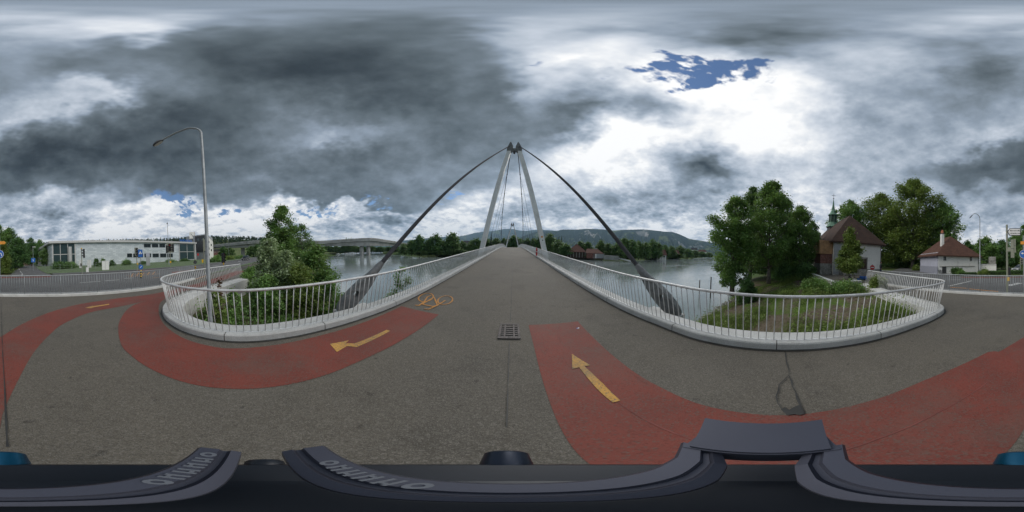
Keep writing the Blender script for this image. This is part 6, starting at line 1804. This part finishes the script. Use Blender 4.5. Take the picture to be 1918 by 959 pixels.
car('dark car parked at the hedge in the side street', AZ(20.5, 497, 60, -.1), 1.2, carpaint('blue_black_paint', (.03, .035, .045)))

# ------------------------------------------------------------------ pedestrian on the street by the church
def skin_body(name, verts, edges, radii, mat, parent):
    me = bpy.data.meshes.new(name); me.from_pydata(verts, edges, [])
    o = link(name, me, parent)
    o.modifiers.new('skin', 'SKIN'); sk = me.skin_vertices[0].data
    for i, q in enumerate(radii): sk[i].radius = (q, q)
    sk[0].use_root = True
    s = o.modifiers.new('sub', 'SUBSURF'); s.levels = 2; s.render_levels = 2
    dg = bpy.context.evaluated_depsgraph_get(); dg.update()
    nm = bpy.data.meshes.new_from_object(o.evaluated_get(dg)); o.modifiers.clear(); o.data = nm; nm.materials.clear(); nm.materials.append(mat)
    nm.polygons.foreach_set('use_smooth', [True]*len(nm.polygons))
    return o
pp = AZ(1649.5, 500, 20.2, -.05)
pr_ = thing('person', 'person in dark jacket and trousers walking on the street beside the church', 'person', tuple(pp), 2.4)
MAT['cloth_dark'] = simple('dark_jacket_cloth', (.022, .024, .032), .9, var=.3)
MAT['jeans'] = simple('navy_trousers', (.025, .032, .055), .9, var=.3)
MAT['skin'] = simple('skin_tone', (.45, .27, .19), .6, var=.05)
MAT['hair'] = simple('brown_hair', (.035, .022, .014), .8)
V_ = [(0,0,.95),(0,0,1.15),(0,0,1.38),(0,0,1.50),(0,.01,1.60),(0,.02,1.72),
      (-.17,0,1.40),(-.23,.02,1.15),(-.24,.10,.92),(.17,0,1.40),(.23,-.02,1.15),(.22,.06,.90),
      (-.09,0,.90),(-.10,.08,.50),(-.10,.02,.09),(-.10,.16,.05),(.09,0,.90),(.10,-.03,.50),(.10,-.20,.10),(.10,-.07,.05)]
E_ = [(0,1),(1,2),(2,3),(3,4),(4,5),(2,6),(6,7),(7,8),(2,9),(9,10),(10,11),(0,12),(12,13),(13,14),(14,15),(0,16),(16,17),(17,18),(18,19)]
R_2 = [.15,.15,.17,.06,.085,.07,.075,.055,.04,.075,.055,.04,.10,.07,.05,.04,.10,.07,.05,.04]
skin_body('body', V_, E_, R_2, MAT['cloth_dark'], pr_)
part('face', MB().lathe([(.02, 1.50), (.07, 1.53), (.088, 1.60), (.088, 1.66), (.06, 1.70)], 12, (0, .035, 0)), MAT['skin'], pr_, True)
part('hair', MB().lathe([(.095, 1.64), (.10, 1.69), (.08, 1.745), (.02, 1.765)], 12, (0, .005, 0)), MAT['hair'], pr_, True)
part('trousers', MB().tube([(-.10, .0, .88), (-.10, .08, .50), (-.10, .02, .10)], [.115, .085, .07], 10).tube([(.10, 0, .88), (.10, -.03, .50), (.10, -.19, .11)], [.115, .085, .07], 10), MAT['jeans'], pr_, True)
for sx, oy in ((-1, .11), (1, .07)):
    part('hand', MB().tube([(sx*.235, oy-.02, .92), (sx*.235, oy+.02, .80)], [.035, .025], 8), MAT['skin'], pr_, True)

# things lying in the churchyard
p = AZ(1617, 520, 15.0, -.03)
bb = thing('blue_canister', 'blue cylindrical canister lying on the churchyard gravel', 'canister', tuple(p), .9)
part('body', MB().tube([(-.36, 0, .19), (-.30, 0, .19), (.30, 0, .19), (.36, 0, .19)], [.12, .185, .185, .12], 16), MAT['blue'], bb, True)
part('strap', MB().tube([(-.12, 0, .19), (-.06, 0, .19)], .19, 16), MAT['dark'], bb, True)
for i, (x, d, lab, mm) in enumerate(((1607, 14.6, 'small blue bag on the gravel left of the canister', 'blue'), (1601, 14.1, 'white crumpled bag on the gravel beside the linden tree', 'white'))):
    q = AZ(x, 520, d, -.03); b_ = thing('bag', lab, 'bag', tuple(q), i*.7)
    m_ = MB(); rk = random.Random(i+3); vs = []
    for a_ in range(6):
        for k in range(9):
            t_a = 2*math.pi*k/9; zz_ = a_/5; r_ = (.20*math.sin(math.pi*min(1, zz_*.75+.25))**.6)*(1+rk.uniform(-.15, .15)); vs.append((math.cos(t_a)*r_, math.sin(t_a)*r_*.7, zz_*.22))
    m_.add(vs, [(i_*9+k, i_*9+(k+1) % 9, (i_+1)*9+(k+1) % 9, (i_+1)*9+k) for i_ in range(5) for k in range(9)]+[tuple(range(8, -1, -1)), tuple(45+k for k in range(9))])
    part('sack', m_, MAT[mm], b_, True)
    part('handle', MB().tube([(-.06, 0, .2), (-.04, 0, .3), (.04, 0, .3), (.06, 0, .2)], .008, 5), MAT['dark'], b_)
# stump at the linden tree
q = AZ(1592, 520, 14.2, -.03)
stp = thing('dark_sack', 'dark grey sack slumped at the foot of the linden tree', 'sack', tuple(q))
m_ = MB(); rk = random.Random(8); vs = []
for a_ in range(6):
    for k in range(10):
        t_a = 2*math.pi*k/10; zz_ = a_/5; r_ = (.30*(1-zz_)**.7+.03)*(1+rk.uniform(-.15, .15)); vs.append((math.cos(t_a)*r_+zz_*.05, math.sin(t_a)*r_*.8, zz_*.40))
m_.add(vs, [(i_*10+k, i_*10+(k+1) % 10, (i_+1)*10+(k+1) % 10, (i_+1)*10+k) for i_ in range(5) for k in range(10)]+[tuple(range(9, -1, -1)), tuple(50+k for k in range(10))])
part('cloth', m_, MAT['dark'], stp, True); part('tie', MB().tube([(.03, 0, .36), (.05, 0, .46)], [.04, .06], 7), MAT['black'], stp)
# litter on the cycle lane
q = P(1083, 616.5); lt2 = thing('litter_packet', 'small white and blue paper packet lying on the red lane', 'litter', (q.x, q.y, .012), .5)
part('wrapper', MB().add([(-.045, -.03, .0), (.045, -.028, .004), (.045, .03, .012), (-.045, .03, .004), (0, 0, .022)], [(0, 1, 4), (1, 2, 4), (2, 3, 4), (3, 0, 4), (3, 2, 1, 0)]), MAT['white'], lt2)
part('print', MB().add([(-.042, .0, .016), (.0, .0, .025), (.0, .026, .015), (-.042, .026, .010)], [(0, 1, 2, 3)]), MAT['blue'], lt2, fix=False)
# two birds over the river
for i, (x, y, lab) in enumerate(((1203, 412.5, 'upper one of two birds gliding over the river'), (1203, 418, 'lower one of two birds gliding over the river'))):
    q = AT(x, y, 60); b_ = thing('bird', lab, 'bird', tuple(q), .6+i*.5)
    part('body', MB().tube([(-.28, 0, 0), (-.15, 0, .02), (.1, 0, .02), (.22, 0, .03), (.3, 0, .02)], [.02, .06, .07, .045, .012], 8), MAT['dark'], b_, True)
    for s in (-1, 1): part('wing', MB().add([(.1, s*.05, .03), (-.1, s*.05, .03), (-.12, s*.35, .12), (.06, s*.38, .12), (-.1, s*.75, .05)], [(0, 1, 2, 3), (2, 4, 3)]), MAT['dark'], b_, fix=False)

# ------------------------------------------------------------------ panorama tripod and rotator under the camera
tp = thing('panorama_tripod', 'black panorama tripod head with slotted grey rail and blue knobs underfoot', 'tripod', (0, 0, 0))
def cr_(x, y, z): return (CAM_ROT @ Vector((x, y, z)))+Vector((0, 0, CAM_H))
class CB(MB):
    def done(self, name, mat, parent=tp, smooth=False):
        self.v = [tuple(cr_(*p)) for p in self.v]; return part(name, self, mat, parent, smooth)
MAT['rig'] = simple('black_anodised', (.014, .018, .026), .45, .2, var=.15)
MAT['rig_grey'] = simple('grey_anodised', (.062, .066, .090), .45, .35, var=.1)
MAT['rig_blue'] = simple('blue_anodised', (.005, .10, .19), .35, .5, var=.1)
MAT['rig_navy'] = simple('navy_knob', (.018, .026, .045), .35, .4, var=.1)
MAT['print'] = simple('pale_print', (.115, .125, .145), .6, var=.1)
base = CB().lathe([(.060, -.40), (.096, -.37), (.098, -.325), (.094, -.318), (.03, -.316)], 40).done('rotator_base', MAT['rig'], smooth=True)
CB().lathe([(.055, -.316), (.055, -.285), (.04, -.280)], 32).done('turntable', MAT['rig'], smooth=True)
for s, y0, y1, nm in ((1, .014, .040, ''), (-1, -.033, -.008, '')):
    yc = (y0+y1)/2; w = y1-y0
    m_ = CB()
    pr = [(y0, -.246), (y0, -.229), (y0+w*.22, -.224), (y0+w*.30, -.228), (y0+w*.42, -.228), (y0+w*.48, -.222), (y1-w*.08, -.222), (y1, -.227), (y1, -.246)] if s > 0 else [(y0, -.246), (y0, -.227), (y0+w*.08, -.222), (y0+w*.52, -.222), (y0+w*.58, -.228), (y0+w*.70, -.228), (y0+w*.78, -.224), (y1, -.229), (y1, -.246)]
    xs_ = np.linspace(-.088, .088, 9); n_ = len(pr)
    for x in xs_:
        fl = .012*max(0, (x-.045)/.043)**2
        for y, z in pr: m_.v.append((x, y+s*fl, z))
    for i in range(8):
        for k in range(n_): m_.f.append((i*n_+k, (i+1)*n_+k, (i+1)*n_+(k+1) % n_, i*n_+(k+1) % n_))
    m_.f += [tuple(range(n_)), tuple(8*n_+k for k in range(n_-1, -1, -1))]
    rail = m_.done('slot_rail', MAT['rig_grey'])
    rk = random.Random(2+s)
    for k in range(6):
        x = -.078+k*.0088 if s < 0 else -.062+k*.0085
        yy = yc-s*.0+(.003 if s > 0 else -.003)
        g = CB()
        if k in (0, 5): g.add([(x+.0034*math.cos(a)*q, yy+.0045*math.sin(a)*q, -.2212) for q in (.45, 1) for a in [2*math.pi*j/12 for j in range(12)]], [(j, (j+1) % 12, 12+(j+1) % 12, 12+j) for j in range(12)])
        else:
            g.box((x-.002, yy, -.2212), (.0018, .009, .0006)); g.box((x+.002, yy, -.2212), (.0018, .009, .0006)); g.box((x, yy+.002*(1 if k % 2 else -1), -.2212), (.003, .0018, .0006))
        g.v = [tuple(p) for p in g.v]; g.done('letter_mark', MAT['print'], rail)
CB().box((.096, .004, -.236), (.030, .086, .030)).done('end_block', MAT['rig_grey'])
m_ = CB().add([(.083, -.034, -.218), (.083, .043, -.218), (.128, .052, -.212), (.128, -.044, -.212), (.083, -.034, -.222), (.083, .043, -.222), (.128, .052, -.222), (.128, -.044, -.222)], [(0, 1, 2, 3), (7, 6, 5, 4), (0, 4, 5, 1), (1, 5, 6, 2), (2, 6, 7, 3), (3, 7, 4, 0)])
m_.done('end_plate', MAT['rig_grey'])
def knob(az, r0, r1, rad_, z, mat, nm='knob'):
    d = Vector((math.sin(az), math.cos(az), 0)); g = CB()
    g.tube([d*r0+Vector((0, 0, z)), d*(r0+.3*(r1-r0))+Vector((0, 0, z)), d*r1+Vector((0, 0, z)), d*(r1+.003)+Vector((0, 0, z))], [rad_*.9, rad_, rad_, rad_*.85], 20)
    g.done(nm, mat, smooth=True)
knob(rad(-2), .092, .124, .017, -.335, MAT['rig_navy']); knob(rad(180), .094, .122, .020, -.338, MAT['rig_blue']); knob(rad(-87), .092, .106, .013, -.335, MAT['rig'])
# column and three steep legs down to the asphalt
foot_ = Vector((0, 0, 0))
top_ = cr_(0, 0, -.40)
part('column', MB().tube([top_, Vector((top_.x*.9, top_.y*.9, .75))], [.045, .03], 14), MAT['rig'], tp, True)
for k in range(3):
    a = 2*math.pi*k/3+.5
    b_ = Vector((math.cos(a)*.26, math.sin(a)*.26, .01)); s_ = top_+Vector((math.cos(a)*.05, math.sin(a)*.05, -.05))
    lg = part('leg', MB().tube([s_, s_.lerp(b_, .5), b_], [.017, .014, .012], 10), MAT['rig'], tp, True)
    part('rubber_foot', MB().lathe([(.018, 0), (.02, .015), (.012, .035)], 10, (b_.x, b_.y, .004)), MAT['black'], lg, True)

# ------------------------------------------------------------------ haze: the air between here and the mountains
hz_m = bpy.data.materials.new('haze_air'); hz_m.use_nodes = True
ht_ = hz_m.node_tree; ht_.nodes.clear()
ho_ = ht_.nodes.new('ShaderNodeOutputMaterial'); hv = ht_.nodes.new('ShaderNodeVolumePrincipled')
hv.inputs['Color'].default_value = (.50, .74, 1.0, 1); hv.inputs['Density'].default_value = 8.0e-5; hv.inputs['Anisotropy'].default_value = 0.2
ht_.links.new(hv.outputs[0], ho_.inputs['Volume'])
hz_o = link('haze', MB().box((0, 0, 540), (18400, 18400, 1094)).mesh('haze', hz_m)); fix_normals(hz_o.data)
hz_o['kind'] = 'stuff'
